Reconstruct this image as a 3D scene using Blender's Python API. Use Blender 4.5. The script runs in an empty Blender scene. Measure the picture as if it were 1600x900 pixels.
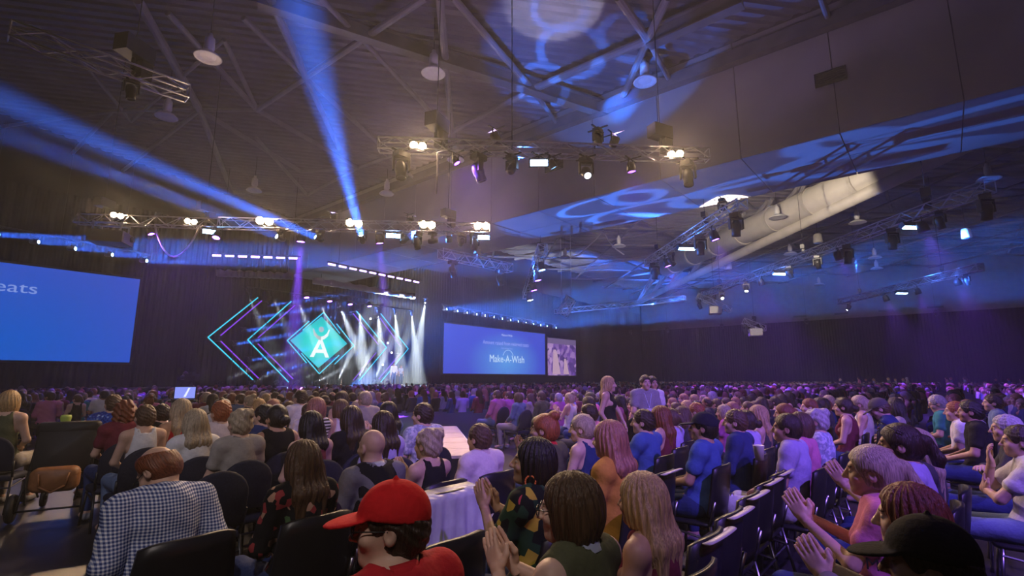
import bpy, bmesh, math, random
import numpy as np
from mathutils import Vector, Matrix

# ---------------------------------------------------------------- camera, world, exposure
SC = bpy.context.scene
COL = SC.collection
FPX = 800.0
PITCH = math.atan(142 / 800.0)
YAW = math.radians(39.9)          # the stage wall runs 39.9 degrees to the right of the view
EYE = 1.62
cd = bpy.data.cameras.new('camera'); cd.sensor_width = 36; cd.lens = 36 * FPX / 1600
cd.clip_start = 0.05; cd.clip_end = 400
cam = bpy.data.objects.new('camera', cd); COL.objects.link(cam)
cam.location = (0, 0, EYE)
cam.rotation_euler = (math.pi / 2 + PITCH, 0, YAW - math.pi / 2)
SC.camera = cam
SC.view_settings.view_transform = 'Standard'; SC.view_settings.look = 'None'
SC.view_settings.exposure = 0.0; SC.view_settings.gamma = 1.0
SC.view_settings.use_curve_mapping = False
cy = SC.cycles
cy.use_denoising = True
cy.max_bounces = 5; cy.diffuse_bounces = 2; cy.glossy_bounces = 2; cy.transmission_bounces = 2
cy.volume_bounces = 0; cy.transparent_max_bounces = 12
cy.sample_clamp_indirect = 3.0; cy.sample_clamp_direct = 0.0
cy.caustics_reflective = False; cy.caustics_refractive = False
cy.use_light_tree = True
W = bpy.data.worlds.new('world'); SC.world = W; W.use_nodes = True
W.node_tree.nodes['Background'].inputs[0].default_value = (0.01, 0.008, 0.02, 1)
W.node_tree.nodes['Background'].inputs[1].default_value = 0.0
RND = random.Random(7)
# lamp levels
HAZE = .0029
SC.view_settings.exposure = 0.25
E_BL = 600; E_BEAM = 850; E_PEN = 540; E_VD = 420000; E_ST = 130000; E_W = 8000; E_REAR = 560; E_RV = 3000; E_UP = 340; E_GOBO = 90000; E_V1 = 1300; E_DECK = 6000; E_KEY = 22000; E_DUCT = 9000
cy.adaptive_threshold = .05

# ---------------------------------------------------------------- helpers
FH = Vector((math.cos(YAW), math.sin(YAW), 0))
RIGHT = Vector((math.sin(YAW), -math.cos(YAW), 0))
FWD = FH * math.cos(PITCH) + Vector((0, 0, math.sin(PITCH)))
UP = -FH * math.sin(PITCH) + Vector((0, 0, math.cos(PITCH)))
EYEP = Vector((0, 0, EYE))

def ray(x, y): return FWD + RIGHT * ((x - 800) / FPX) + UP * ((450 - y) / FPX)
def atz(x, y, z): r = ray(x, y); return EYEP + r * ((z - EYE) / r.z)
def aty(x, y, Y): r = ray(x, y); return EYEP + r * (Y / r.y)
def atx(x, y, X): r = ray(x, y); return EYEP + r * (X / r.x)
def atd(x, y, d): return EYEP + ray(x, y) * d
def px_of(p):
    v = Vector(p) - EYEP; d = v.dot(FWD)
    return 800 + FPX * v.dot(RIGHT) / d, 450 - FPX * v.dot(UP) / d, d

class MB:
    """collects simple shapes into one mesh"""
    def __init__(s): s.v = []; s.f = []
    def add(s, verts, faces):
        n = len(s.v); s.v += [tuple(v) for v in verts]; s.f += [tuple(i + n for i in f) for f in faces]; return s
    def box(s, c, d, rot=None):
        c = Vector(c); vs = []
        for sx in (-.5, .5):
            for sy in (-.5, .5):
                for sz in (-.5, .5):
                    p = Vector((sx * d[0], sy * d[1], sz * d[2]))
                    vs.append(c + (rot @ p if rot is not None else p))
        return s.add(vs, [(0, 1, 3, 2), (4, 6, 7, 5), (0, 4, 5, 1), (2, 3, 7, 6), (0, 2, 6, 4), (1, 5, 7, 3)])
    def tube(s, a, b, r, n=8, r2=None, cap=True):
        a = Vector(a); b = Vector(b); ax = b - a
        if ax.length < 1e-6: return s
        q = ax.to_track_quat('Z', 'Y'); r2 = r if r2 is None else r2; vs = []
        for k, (p, rr) in enumerate(((a, r), (b, r2))):
            for i in range(n):
                t = 2 * math.pi * i / n
                vs.append(p + q @ Vector((rr * math.cos(t), rr * math.sin(t), 0)))
        fs = [(i, (i + 1) % n, n + (i + 1) % n, n + i) for i in range(n)]
        if cap: fs += [tuple(range(n - 1, -1, -1)), tuple(range(n, 2 * n))]
        return s.add(vs, fs)
    def path(s, pts, r, n=8):
        for a, b in zip(pts[:-1], pts[1:]): s.tube(a, b, r, n)
        return s
    def lathe(s, prof, n=16, M=None):
        vs = []; m = len(prof)
        for i in range(n):
            t = 2 * math.pi * i / n
            for r, z in prof:
                p = Vector((r * math.cos(t), r * math.sin(t), z)); vs.append(M @ p if M is not None else p)
        fs = []
        for i in range(n):
            j = (i + 1) % n
            for k in range(m - 1): fs.append((i * m + k, j * m + k, j * m + k + 1, i * m + k + 1))
        return s.add(vs, fs)
    def prism(s, poly, h, M=None):
        n = len(poly); vs = [Vector((x, y, 0)) for x, y in poly] + [Vector((x, y, h)) for x, y in poly]
        if M is not None: vs = [M @ v for v in vs]
        return s.add(vs, [tuple(range(n - 1, -1, -1)), tuple(range(n, 2 * n))] + [(i, (i + 1) % n, n + (i + 1) % n, n + i) for i in range(n)])
    def mesh(s, name, smooth=False):
        me = bpy.data.meshes.new(name); me.from_pydata(s.v, [], s.f); me.validate()
        if smooth: me.shade_smooth()
        me.update(); return me
    def build(s, name, m, parent=None, smooth=False):
        return link(name, s.mesh(name, smooth), m, parent)

def link(name, me, m=None, parent=None):
    o = bpy.data.objects.new(name, me); COL.objects.link(o)
    if m is not None and me is not None and not me.materials: me.materials.append(m)
    if parent is not None: o.parent = parent
    return o
def empty(name, loc=(0, 0, 0), rz=0.0, quat=None):
    o = bpy.data.objects.new(name, None); COL.objects.link(o); o.location = loc; o.empty_display_size = .1
    if quat is not None: o.rotation_mode = 'QUATERNION'; o.rotation_quaternion = quat
    else: o.rotation_euler = (0, 0, rz)
    return o
def tag(o, label, cat, group=None):
    o['label'] = label; o['category'] = cat
    if group: o['group'] = group
    return o
def struct(o): o['kind'] = 'structure'; return o
def copy_tree(o, parent=None):
    c = o.copy(); COL.objects.link(c); c.parent = parent
    for ch in list(o.children): copy_tree(ch, c)
    return c

# ---------------------------------------------------------------- materials
def pmat(name, col, rough=.6, metal=0.0, var=0.0, scale=8.0, bump=0.0, emit=None, es=0.0, objcol=False, stretch=None, spec=.4):
    m = bpy.data.materials.new(name); m.use_nodes = True; nt = m.node_tree; b = nt.nodes['Principled BSDF']
    b.inputs['Base Color'].default_value = (*col, 1); b.inputs['Roughness'].default_value = rough
    b.inputs['Metallic'].default_value = metal; b.inputs['Specular IOR Level'].default_value = spec
    src = None
    if objcol:
        oi = nt.nodes.new('ShaderNodeObjectInfo'); src = oi.outputs['Color']
    if var or bump:
        tc = nt.nodes.new('ShaderNodeTexCoord'); n = nt.nodes.new('ShaderNodeTexNoise'); n.inputs['Scale'].default_value = scale
        n.inputs['Detail'].default_value = 4
        if stretch:
            mp = nt.nodes.new('ShaderNodeMapping'); mp.inputs['Scale'].default_value = stretch
            nt.links.new(tc.outputs['Object'], mp.inputs[0]); nt.links.new(mp.outputs[0], n.inputs['Vector'])
        else: nt.links.new(tc.outputs['Object'], n.inputs['Vector'])
        if var:
            mr = nt.nodes.new('ShaderNodeMapRange'); mr.inputs['From Min'].default_value = .3; mr.inputs['From Max'].default_value = .7
            mr.inputs['To Min'].default_value = 1 - var; mr.inputs['To Max'].default_value = 1 + var
            nt.links.new(n.outputs['Fac'], mr.inputs['Value'])
            mx = nt.nodes.new('ShaderNodeMix'); mx.data_type = 'RGBA'; mx.blend_type = 'MULTIPLY'; mx.inputs[0].default_value = 1
            if src: nt.links.new(src, mx.inputs[6])
            else: mx.inputs[6].default_value = (*col, 1)
            nt.links.new(mr.outputs[0], mx.inputs[7]); src = mx.outputs[2]
        if bump:
            bp = nt.nodes.new('ShaderNodeBump'); bp.inputs['Strength'].default_value = bump; bp.inputs['Distance'].default_value = .02
            nt.links.new(n.outputs['Fac'], bp.inputs['Height']); nt.links.new(bp.outputs[0], b.inputs['Normal'])
    if src: nt.links.new(src, b.inputs['Base Color'])
    if emit: b.inputs['Emission Color'].default_value = (*emit, 1); b.inputs['Emission Strength'].default_value = es
    return m
def emat(name, col, s):
    m = bpy.data.materials.new(name); m.use_nodes = True; nt = m.node_tree; nt.nodes.clear()
    o = nt.nodes.new('ShaderNodeOutputMaterial'); e = nt.nodes.new('ShaderNodeEmission')
    e.inputs[0].default_value = (*col, 1); e.inputs[1].default_value = s; nt.links.new(e.outputs[0], o.inputs[0]); return m

M = {}
M['floor'] = pmat('polished_concrete', (.03, .027, .03), .32, var=.45, scale=.6, bump=.02)
M['drape'] = pmat('black_drape', (.004, .0036, .005), .95, var=.3, scale=3, spec=0.0)
M['deck'] = pmat('steel_deck', (.21, .19, .23), .55, var=.15, scale=.7)
M['beam'] = pmat('painted_steel', (.26, .24, .26), .5, var=.12, scale=1.5)
M['darkbeam'] = pmat('dark_painted_steel', (.15, .135, .15), .55, var=.15, scale=1.5)
M['panel'] = pmat('wall_panel', (.36, .33, .34), .7, var=.07, scale=.5)
M['duct'] = pmat('duct_skin', (.62, .57, .5), .5, var=.12, scale=.8)
M['alu'] = pmat('aluminium', (.62, .62, .66), .32, 1.0, var=.12, scale=6)
M['black'] = pmat('black_metal', (.018, .018, .02), .4, var=.2, scale=10)
M['cable'] = pmat('cable_rubber', (.02, .02, .02), .6, var=.1)
M['whitecable'] = pmat('white_cable', (.6, .58, .58), .6, var=.1)
M['white'] = pmat('white_enamel', (.7, .68, .68), .4, var=.06)
M['stage'] = pmat('stage_black', (.02, .02, .024), .35, var=.25, scale=2)
M['timber'] = pmat('pale_timber', (.62, .52, .4), .5, var=.2, scale=3, stretch=(1, 8, 1))

# ---------------------------------------------------------------- setting
XL, XR, YB, YS = -14.0, 81.0, -20.0, 39.0      # left wall, right wall, back wall, stage wall
BX0, BX1, BZ = 19.0, 23.5, 9.6                 # dropped bulkhead that runs towards the stage

struct(MB().box(((XL + XR) / 2, (YB + YS) / 2, -.15), (XR - XL + .6, YS - YB + .6, .3)).build('floor', M['floor']))

def drape(name, p0, p1, z0, z1, period=.34, depth=.09, step=6):
    p0 = Vector(p0); p1 = Vector(p1); L = (p1 - p0).length; t = (p1 - p0) / L; nrm = Vector((-t.y, t.x))
    n = int(L / period * step); vs = []; fs = []
    for i in range(n + 1):
        s = L * i / n
        w = depth * math.sin(2 * math.pi * s / period + .9 * math.sin(s * .7)) * (.7 + .3 * math.sin(s * 1.9))
        q = p0 + t * s + nrm * w
        vs += [(q.x, q.y, z0), (q.x, q.y, z1)]
    for i in range(n): fs.append((2 * i, 2 * i + 2, 2 * i + 3, 2 * i + 1))
    o = MB().add(vs, fs).build(name, M['drape'], smooth=True)
    return struct(o)
drape('wall_stage', (XL, YS), (XR, YS), 0, 12.5)
drape('wall_right', (XR, YS), (XR, YB), 0, 9.6)
struct(MB().box((XR + .35, (YS + YB) / 2, 9.0), (.3, YS - YB, 18)).build('wall_right_upper', M['darkbeam']))
struct(MB().box(((XL + XR) / 2, YS + .35, 9.0), (XR - XL + .4, .3, 18)).build('wall_stage_upper', M['drape']))
struct(MB().box((XL - .2, (YS + YB) / 2, 9.5), (.3, YS - YB, 19)).build('wall_left', M['drape']))
struct(MB().box(((XL + XR) / 2, YB - .2, 9.5), (XR - XL, .3, 19)).build('wall_back', M['drape']))
# small exhaust openings high on the right wall, above the curtain
for k, (x, y) in enumerate([(1250, 500), (1315, 497), (1385, 492), (1462, 486)]):
    p = atx(x, y, XR)
    struct(MB().box((XR + .17, p.y, 10.3), (.08, 1.6, .25)).build('trim_%d' % (k + 1), M['black']))

# corrugated roof deck of the near bay, rising away from the bulkhead
def zdeck(x): return 14.35 + (BX0 - x) * .11
def make_deck(name, x0, x1, y0, y1, zf, per, amp):
    bm = bmesh.new(); R2 = math.sqrt(.5)
    s0 = (x0 + y0) * R2; s1 = (x1 + y1) * R2; L = (x1 - x0 + y1 - y0)
    cx, cyy = (x0 + x1) / 2, (y0 + y1) / 2; u0 = (cx - cyy) * R2
    n = int((s1 - s0) / per); rows = []
    for i in range(n + 1):
        for ds, dz in ((0, 0), (.35, 0), (.5, amp), (.85, amp)):
            s = s0 + (i + ds) * per; row = []
            for u in (u0 - L, u0 + L):
                x = (s + u) * R2; y = (s - u) * R2
                row.append(bm.verts.new((x, y, zf(x) + dz)))
            rows.append(row)
    for a, b in zip(rows[:-1], rows[1:]): bm.faces.new((a[0], b[0], b[1], a[1]))
    for co, no in (((x0, 0, 0), (-1, 0, 0)), ((x1, 0, 0), (1, 0, 0)), ((0, y0, 0), (0, -1, 0)), ((0, y1, 0), (0, 1, 0))):
        g = bm.verts[:] + bm.edges[:] + bm.faces[:]
        bmesh.ops.bisect_plane(bm, geom=g, plane_co=co, plane_no=no, clear_outer=True)
    me = bpy.data.meshes.new(name); bm.to_mesh(me); bm.free()
    return link(name, me, M['deck'])
ceiling = struct(make_deck('ceiling', XL, BX0, YB, YS, zdeck, .42, .09))
def zfar(x): return 16.5
ceiling_far = struct(make_deck('ceiling_far_bay', BX1, XR, YB, YS, zfar, .8, .1))

def on_frame(x, y, drop=.75):      # point of the roof frame under the sloping deck
    r = ray(x, y); z0 = 14.35 + BX0 * .11 - drop; t = (z0 - EYE) / (r.z + .11 * r.x); return EYEP + r * t
def beam(a, b, r, parent, m='beam', flat=False):
    mb = MB()
    if flat:
        ax = (b - a); q = ax.to_track_quat('Y', 'Z').to_matrix(); c = (a + b) / 2; L = ax.length
        mb.box(c + q @ Vector((0, 0, .30)), (.42, L, .06), q); mb.box(c - q @ Vector((0, 0, .30)), (.42, L, .06), q); mb.box(c, (.12, L, .58), q)
    else: mb.tube(a, b, r, 10)
    return mb.build('beam', M[m], parent, smooth=False)
near_frame = [((405, -3), (948, 172), 1), ((665, -4), (400, 172), .13), ((422, -4), (478, 121), .16), ((478, 121), (530, 232), .13),
    ((380, 28), (478, 121), .11), ((478, 121), (600, 232), .1), ((500, -4), (560, 58), .1), ((566, 62), (702, 206), .1),
    ((687, -4), (697, 105), .15), ((697, 105), (706, 208), .12), ((708, -4), (832, 140), .13), ((706, 206), (832, 140), .13),
    ((832, 140), (1012, 62), .16), ((1012, 62), (1160, -5), 1), ((966, -4), (1012, 62), .15), ((1043, -4), (1012, 62), .15),
    ((1012, 62), (966, 170), .14), ((1012, 62), (1052, 136), .1), ((832, 140), (884, 212), .09), ((1283, -4), (1296, 34), .1),
    ((175, 174), (300, 168), .1), ((0, 198), (175, 174), .1), ((175, 174), (92, 262), .1), ((120, 84), (205, 190), .08),
    ((215, 0), (312, 172), .18), ((312, 172), (362, 300), .14), ((262, 20), (402, 172), .12), ((402, 172), (312, 172), .1),
    ((312, 172), (470, 268), .12), ((402, 172), (560, 262), .12), ((205, 190), (350, 62), .08), ((350, 62), (402, 172), .1),
    ((0, 240), (160, 292), .1), ((160, 292), (312, 172), .1), ((560, 262), (706, 208), .11), ((470, 268), (560, 262), .1),
    ((400, 215), (480, 305), .09), ((480, 305), (560, 262), .09), ((362, 300), (480, 305), .09), ((590, 230), (660, 290), .09)]
for a, b, r in near_frame:
    pa, pb = on_frame(*a), on_frame(*b)
    beam(pa, pb, r, ceiling, 'darkbeam' if r == 1 else 'beam', flat=(r == 1))

# bulkhead: core, face panels with open joints, soffit panels, top beam, air grilles
bulk = struct(MB().box(((BX0 + BX1) / 2, (YS + YB) / 2, 12.9), (BX1 - BX0 - .16, YS - YB, 6.4)).build('wall_bulkhead', M['darkbeam']))
ys = [YS]; seams = [(835, 330), (910, 310), (1002, 290), (1106, 260), (1236, 230), (1395, 190)]
sy = [atx(x, y, BX0).y for x, y in seams]
pitch = 3.1; y = YS
edges = []
while y > YB: edges.append(y); y -= pitch
edges.append(YB)
def panel_mesh(L, w, kind):
    return MB().box((0, 0, 0), (.08, L - .035, w) if kind == 'face' else (w, L - .035, .08)).mesh('panel')
pm = {}
for a, b in zip(edges[:-1], edges[1:]):
    L = round(a - b, 3)
    for kind, w in (('face', 4.7), ('sof', 2.23)):
        if (L, kind) not in pm: pm[(L, kind)] = panel_mesh(L, w, kind)
    o = link('panel', pm[(L, 'face')], M['panel'], bulk); o.location = (BX0 + .04, (a + b) / 2, BZ + 2.35)
    o = link('panel', pm[(L, 'face')], M['panel'], bulk); o.location = (BX1 - .04, (a + b) / 2, BZ + 2.35)
    for k in (0, 1):
        o = link('panel', pm[(L, 'sof')], M['panel'], bulk); o.location = (BX0 + 1.12 + k * 2.26, (a + b) / 2, BZ + .04)
MB().box((BX0 - .12, (YS + YB) / 2, 13.55), (.5, YS - YB, .5)).build('beam', M['darkbeam'], bulk)
for x0, y0, x1, y1 in [(1272, 118, 1324, 120), (852, 262, 880, 262)]:
    p, q = atx(x0, y0, BX0), atx(x1, y1, BX0); g = MB(); L = abs(p.y - q.y)
    g.box((BX0 - .03, (p.y + q.y) / 2, 11.65), (.06, L, .5))
    gr = g.build('air_grille', M['black'], bulk); s = MB()
    for k in range(6): s.box((BX0 - .07, (p.y + q.y) / 2, 11.45 + k * .08), (.03, L - .08, .03))
    s.build('louvre', M['black'], gr)

# far bay: diagonal lattice, edge truss with a fat duct
R45 = math.sqrt(.5)
for k in range(-2, 12):
    for sgn in (1, -1):
        # lines along (1, sgn) clipped to the bay
        c = k * 8.5
        pts = []
        for X in (BX1 + .3, XR - .3):
            Y = (X - BX1) * sgn + (c - 40 if sgn == 1 else c - 12)
            pts.append((X, Y))
        (xa, ya), (xb, yb) = pts
        def clip(xa, ya, xb, yb):
            t0, t1 = 0., 1.
            for lo, hi in ((YB + .4, YS - .8),):
                dy = yb - ya
                ts = sorted(((lo - ya) / dy, (hi - ya) / dy)); t0 = max(t0, ts[0]); t1 = min(t1, ts[1])
            return (t0, t1) if t1 - t0 > .04 else None
        tt = clip(xa, ya, xb, yb)
        if tt:
            A = Vector((xa + (xb - xa) * tt[0], ya + (yb - ya) * tt[0], 15.2)); B = Vector((xa + (xb - xa) * tt[1], ya + (yb - ya) * tt[1], 15.2))
            beam(A, B, .11, ceiling_far, 'darkbeam')
for X in range(28, 80, 9): beam(Vector((X, YB + .3, 15.7)), Vector((X, YS - 1, 15.7)), .16, ceiling_far, 'darkbeam')
for Y in range(-16, 38, 9): beam(Vector((BX1 + .2, Y, 15.9)), Vector((XR - .2, Y, 15.9)), .13, ceiling_far, 'darkbeam')

dz = 13.6
D0, D1 = atz(1500, 212, dz), atz(1040, 418, dz)
C0, C1 = atz(1500, 232, dz - 1.0), atz(985, 478, dz - 1.6)
er = empty('roof_edge_truss', D0)
inv = Matrix.Translation(-D0)
def loc(p): return Vector(p) - D0
MB().tube(loc(D0), loc(D1), .95, 24).build('duct', M['duct'], er, smooth=True)
for k in range(8):
    a = D0.lerp(D1, (k + .5) / 8); d = (D1 - D0).normalized()
    MB().tube(loc(a - d * .12), loc(a + d * .12), 1.02, 24).build('band', M['duct'], er)
MB().tube(loc(C0), loc(C1), .36, 16).build('chord', M['duct'], er, smooth=True)
for k in range(9):
    a = C0.lerp(C1, (k + .5) / 9); b = D0.lerp(D1, (k + .1) / 9); c = D0.lerp(D1, (k + .95) / 9)
    top = Vector((0, 0, 1.6))
    MB().tube(loc(a), loc(b + top), .15, 8).build('web', M['beam'], er); MB().tube(loc(a), loc(c + top), .15, 8).build('web', M['beam'], er)
tag(er, 'fat pale duct and pipe truss seen under the bulkhead at upper right', 'roof truss')
struct(er)

# ---------------------------------------------------------------- haze in the air
def haze(name, lo, hi, dens, g):
    m = bpy.data.materials.new(name); m.use_nodes = True; nt = m.node_tree; nt.nodes.clear()
    o = nt.nodes.new('ShaderNodeOutputMaterial'); s = nt.nodes.new('ShaderNodeVolumeScatter')
    s.inputs['Color'].default_value = (1, 1, 1, 1); s.inputs['Density'].default_value = dens; s.inputs['Anisotropy'].default_value = g
    nt.links.new(s.outputs[0], o.inputs['Volume'])
    c = [(a + b) / 2 for a, b in zip(lo, hi)]; d = [b - a for a, b in zip(lo, hi)]
    h = MB().box(c, d).build(name, m); h['kind'] = 'stuff'; return h
hz = haze('stage_haze', (XL + .3, YB + .3, .02), (XR - .3, YS - .3, 14.2), HAZE, .4)
tag(hz, 'thin stage haze hanging in the air of the whole hall', 'haze')
hz2 = haze('stage_haze', (12.5, 33.6, 1.2), (32.5, 38.3, 8.4), HAZE * 2.4, .3)
tag(hz2, 'denser haze over the stage between the chevrons and the spots', 'haze')

# ---------------------------------------------------------------- lamps
WARM = (1, .66, .38); BLUE = (.03, .16, 1); VIO = (.22, .06, 1); COOL = (.78, .9, 1); ICE = (.25, .5, 1); LAV = (.75, .72, 1); PINK = (1, .62, .72)
EM = {}
def lens_mat(col, s):
    k = (tuple(col), s)
    if k not in EM: EM[k] = emat('lit_lens', col, s); EM[k].cycles.emission_sampling = 'NONE'
    return EM[k]
def quat_to(d): return Vector(d).to_track_quat('-Z', 'Y')
def add_spot(parent, locl, aim, e, col, ang, blend=.2, r=.06):
    d = bpy.data.lights.new('lamp_light', 'SPOT'); d.energy = e; d.color = col; d.spot_size = math.radians(ang)
    d.spot_blend = blend; d.shadow_soft_size = r
    o = bpy.data.objects.new('lamp_light', d); COL.objects.link(o); o.parent = parent
    o.location = locl; o.rotation_euler = quat_to(aim).to_euler(); return o

def add_beam(parent, locl, aim, e, col, spread, size):
    d = bpy.data.lights.new('lamp_light', 'AREA'); d.shape = 'DISK'; d.size = size; d.energy = e; d.color = col; d.spread = math.radians(spread)
    o = bpy.data.objects.new('lamp_light', d); COL.objects.link(o); o.parent = parent
    o.location = locl; o.rotation_euler = quat_to(aim).to_euler(); return o

def moving_head(p, aim, label, s=1.0, e=0, col=BLUE, ang=6, lens=None, group=None, cat='stage light', name='moving_head_light', pole=0, hang=0, beam=0):
    t = empty(name, p); aim = Vector(aim).normalized(); m = MB()
    if hang: MB().tube((0, 0, 0), (0, 0, CHAIN_TOP(p) - p[2]), .015, 5).build('hanging_pole', M['cable'], t)
    if pole: MB().tube((0, .12, 0), (0, .12, -pole), .02, 6).build('pole', M['black'], t)
    m.box((0, 0, -.09 * s), (.36 * s, .26 * s, .14 * s)); m.box((0, 0, -.005), (.68, .05, .03)); m.box((0, 0, -.005), (.05, .68, .03)); m.build('base', M['black'], t)
    side = aim.cross(Vector((0, 0, 1)));
    if side.length < .1: side = Vector((1, 0, 0))
    side.normalize(); piv = Vector((0, 0, -.46 * s)); y = MB()
    rot = Matrix((side, side.cross(Vector((0, 0, 1))) * -1, Vector((0, 0, 1)))).transposed()
    y.box((0, 0, -.19 * s), (.40 * s, .14 * s, .06 * s), rot)
    for sg in (-1, 1): y.box(side * sg * .19 * s + Vector((0, 0, -.34 * s)), (.05 * s, .13 * s, .34 * s), rot)
    y.build('yoke', M['black'], t)
    Q = Matrix.Translation(piv) @ quat_to(aim).to_matrix().to_4x4()
    MB().lathe([(0, .22 * s), (.1 * s, .21 * s), (.14 * s, .12 * s), (.15 * s, -.02 * s), (.125 * s, -.12 * s), (.13 * s, -.27 * s), (.105 * s, -.27 * s), (.105 * s, -.24 * s)], 16, Q).build('head', M['black'], t, True)
    mm = lens_mat(col if lens is None else lens[0], 0 if lens is None else lens[1]) if lens else M['black']
    MB().lathe([(0, -.235 * s), (.105 * s, -.24 * s)], 16, Q).build('lens', mm, t)
    if beam: add_beam(t, piv + aim * .3 * s, aim, e, col, ang, beam)
    elif e: add_spot(t, piv + aim * .3 * s, aim, e, col, ang)
    return tag(t, label, cat, group)

def par_can(p, aim, label, s=1.0, e=0, col=VIO, ang=40, es=30, group=None):
    t = empty('par_light', p); aim = Vector(aim).normalized(); m = MB()
    for sg in (-1, 1): m.box((sg * .15 * s, 0, -.14 * s), (.02, .04, .3 * s))
    m.box((0, 0, .0), (.68, .04, .02)); m.box((0, 0, .0), (.04, .68, .02)); m.build('yoke', M['black'], t)
    piv = Vector((0, 0, -.27 * s)); Q = Matrix.Translation(piv) @ quat_to(aim).to_matrix().to_4x4()
    MB().lathe([(0, .16 * s), (.1 * s, .15 * s), (.13 * s, .05 * s), (.14 * s, -.14 * s), (.12 * s, -.14 * s), (.12 * s, -.11 * s)], 16, Q).build('barrel', M['black'], t, True)
    MB().lathe([(0, -.115 * s), (.122 * s, -.118 * s)], 16, Q).build('lens', lens_mat(col, es), t)
    if e >= 100: add_spot(t, piv + aim * .2 * s, aim, e, col, ang, .6, .1)
    return tag(t, label, 'stage light', group)

def blinder(p, aim, label, e=0, ang=95, es=160, s=1.0):
    t = empty('blinder_light', p); aim = Vector(aim).normalized(); piv = Vector((0, 0, .02))
    Q = Matrix.Translation(piv) @ quat_to(aim).to_matrix().to_4x4(); R3 = quat_to(aim).to_matrix()
    MB().box(piv - aim * -.0, (.5 * s, .28 * s, .16), R3).build('housing', M['black'], t)
    for k in (-1, 1):
        QQ = Q @ Matrix.Translation((k * .12 * s, 0, 0))
        l = MB().lathe([(.11 * s, -.12), (.06 * s, -.09), (0, -.085)], 14, QQ).build('lamp', lens_mat(WARM, es), t)
        MB().lathe([(.112 * s, -.09), (.118 * s, -.13), (.108 * s, -.12)], 14, QQ).build('rim', M['black'], l)
    if e: add_spot(t, piv + aim * .22, aim, e, WARM, ang, .5, .14)
    return tag(t, label, 'stage light')

def strobe(p, aim, label, e=0, col=ICE, w=.55, es=60):
    t = empty('strobe_light', p); aim = Vector(aim).normalized(); R3 = quat_to(aim).to_matrix(); piv = Vector((0, 0, -.2))
    MB().box(piv, (w + .1, .26, .2), R3).build('housing', M['black'], t)
    MB().box((0, 0, -.06), (.05, .05, .16)).box((0, 0, .01), (.68, .05, .03)).box((0, 0, .01), (.05, .68, .03)).build('clamp', M['black'], t)
    MB().box(piv + aim * .105, (w, .17, .02), R3).build('lens', lens_mat(col, es), t)
    if e >= 100: add_spot(t, piv + aim * .3, aim, e, col, 110, .6, .12)
    return tag(t, label, 'stage light')

CHAIN_TOP = lambda p: (zdeck(p[0]) - .1) if p[0] < BX0 else (BZ if p[0] < BX1 else 15.3)
def hoist(p, label, s=1.0, rz=0.0):
    t = empty('chain_hoist', p, rz)
    MB().box((0, 0, .32 * s), (.5 * s, .26 * s, .28 * s)).box((.0, .0, .1 * s), (.07, .07, .22 * s)).build('motor', M['black'], t)
    MB().box((.16 * s, 0, .08 * s), (.2 * s, .2 * s, .4 * s)).build('chain_bag', M['cable'], t)
    MB().tube((0, 0, .46 * s), (0, 0, CHAIN_TOP(p) - p[2]), .013, 5).build('chain', M['cable'], t)
    return tag(t, label, 'hoist')

def truss(a, b, label, h=.34, seg=.5, r=.027, cat='truss', legs=4):
    """lattice truss between two points (centre line); every chord and brace its own part"""
    a = Vector(a); b = Vector(b); L = (b - a).length; ax = (b - a).normalized()
    q = ax.to_track_quat('X', 'Z'); t = empty('lighting_truss', a, quat=q)
    if legs == 4: cs = [(-h / 2, -h / 2), (h / 2, -h / 2), (h / 2, h / 2), (-h / 2, h / 2)]
    else: cs = [(-h / 2, -h / 2), (h / 2, -h / 2), (0, h / 2)]
    ch = MB().tube((0, 0, 0), (L, 0, 0), r, 8).mesh('chord', True); ch.materials.append(M['alu'])
    for y, z in cs: o = link('chord', ch, None, t); o.location = (0, y, z)
    n = max(2, int(round(L / seg))); d = L / n; ms = {}
    N = len(cs)
    for i in range(N):
        (y0, z0), (y1, z1) = cs[i], cs[(i + 1) % N]
        for up in (0, 1):
            va, vb = ((0, y0, z0), (d, y1, z1)) if up == 0 else ((0, y1, z1), (d, y0, z0))
            me = MB().tube(va, vb, r * .55, 5).mesh('brace'); me.materials.append(M['alu']); ms[(i, up)] = me
        fr = MB().tube((0, y0, z0), (0, y1, z1), r * .7, 5).mesh('frame_bar'); fr.materials.append(M['alu'])
        for X in (0, L): o = link('frame_bar', fr, None, t); o.location = (X, 0, 0)
    for k in range(n):
        for i in range(N):
            o = link('brace', ms[(i, (k + i) % 2)], None, t); o.location = (k * d, 0, 0)
    return tag(t, label, cat)

TZ = 8.3
def on_truss(x, y=None, seg=None, z=None):
    """point of a truss (two end points) seen at image column x"""
    a, b = seg; best = None
    lo, hi = 0., 1.
    fa = px_of(a)[0] - x
    for _ in range(40):
        mid = (lo + hi) / 2; f = px_of(a.lerp(b, mid))[0] - x
        if (f > 0) == (fa > 0): lo = mid
        else: hi = mid
    p = a.lerp(b, (lo + hi) / 2)
    if z is not None: p.z = z
    return p
ords = ['first', 'second', 'third', 'fourth', 'fifth', 'sixth', 'seventh', 'eighth', 'ninth', 'tenth', 'eleventh', 'twelfth', 'thirteenth', 'fourteenth']
ords4 = ['second', 'first', 'fourth', 'third']
DN = Vector((0, 0, -1))
def toward(p, q): return (Vector(q) - Vector(p)).normalized()

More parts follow.
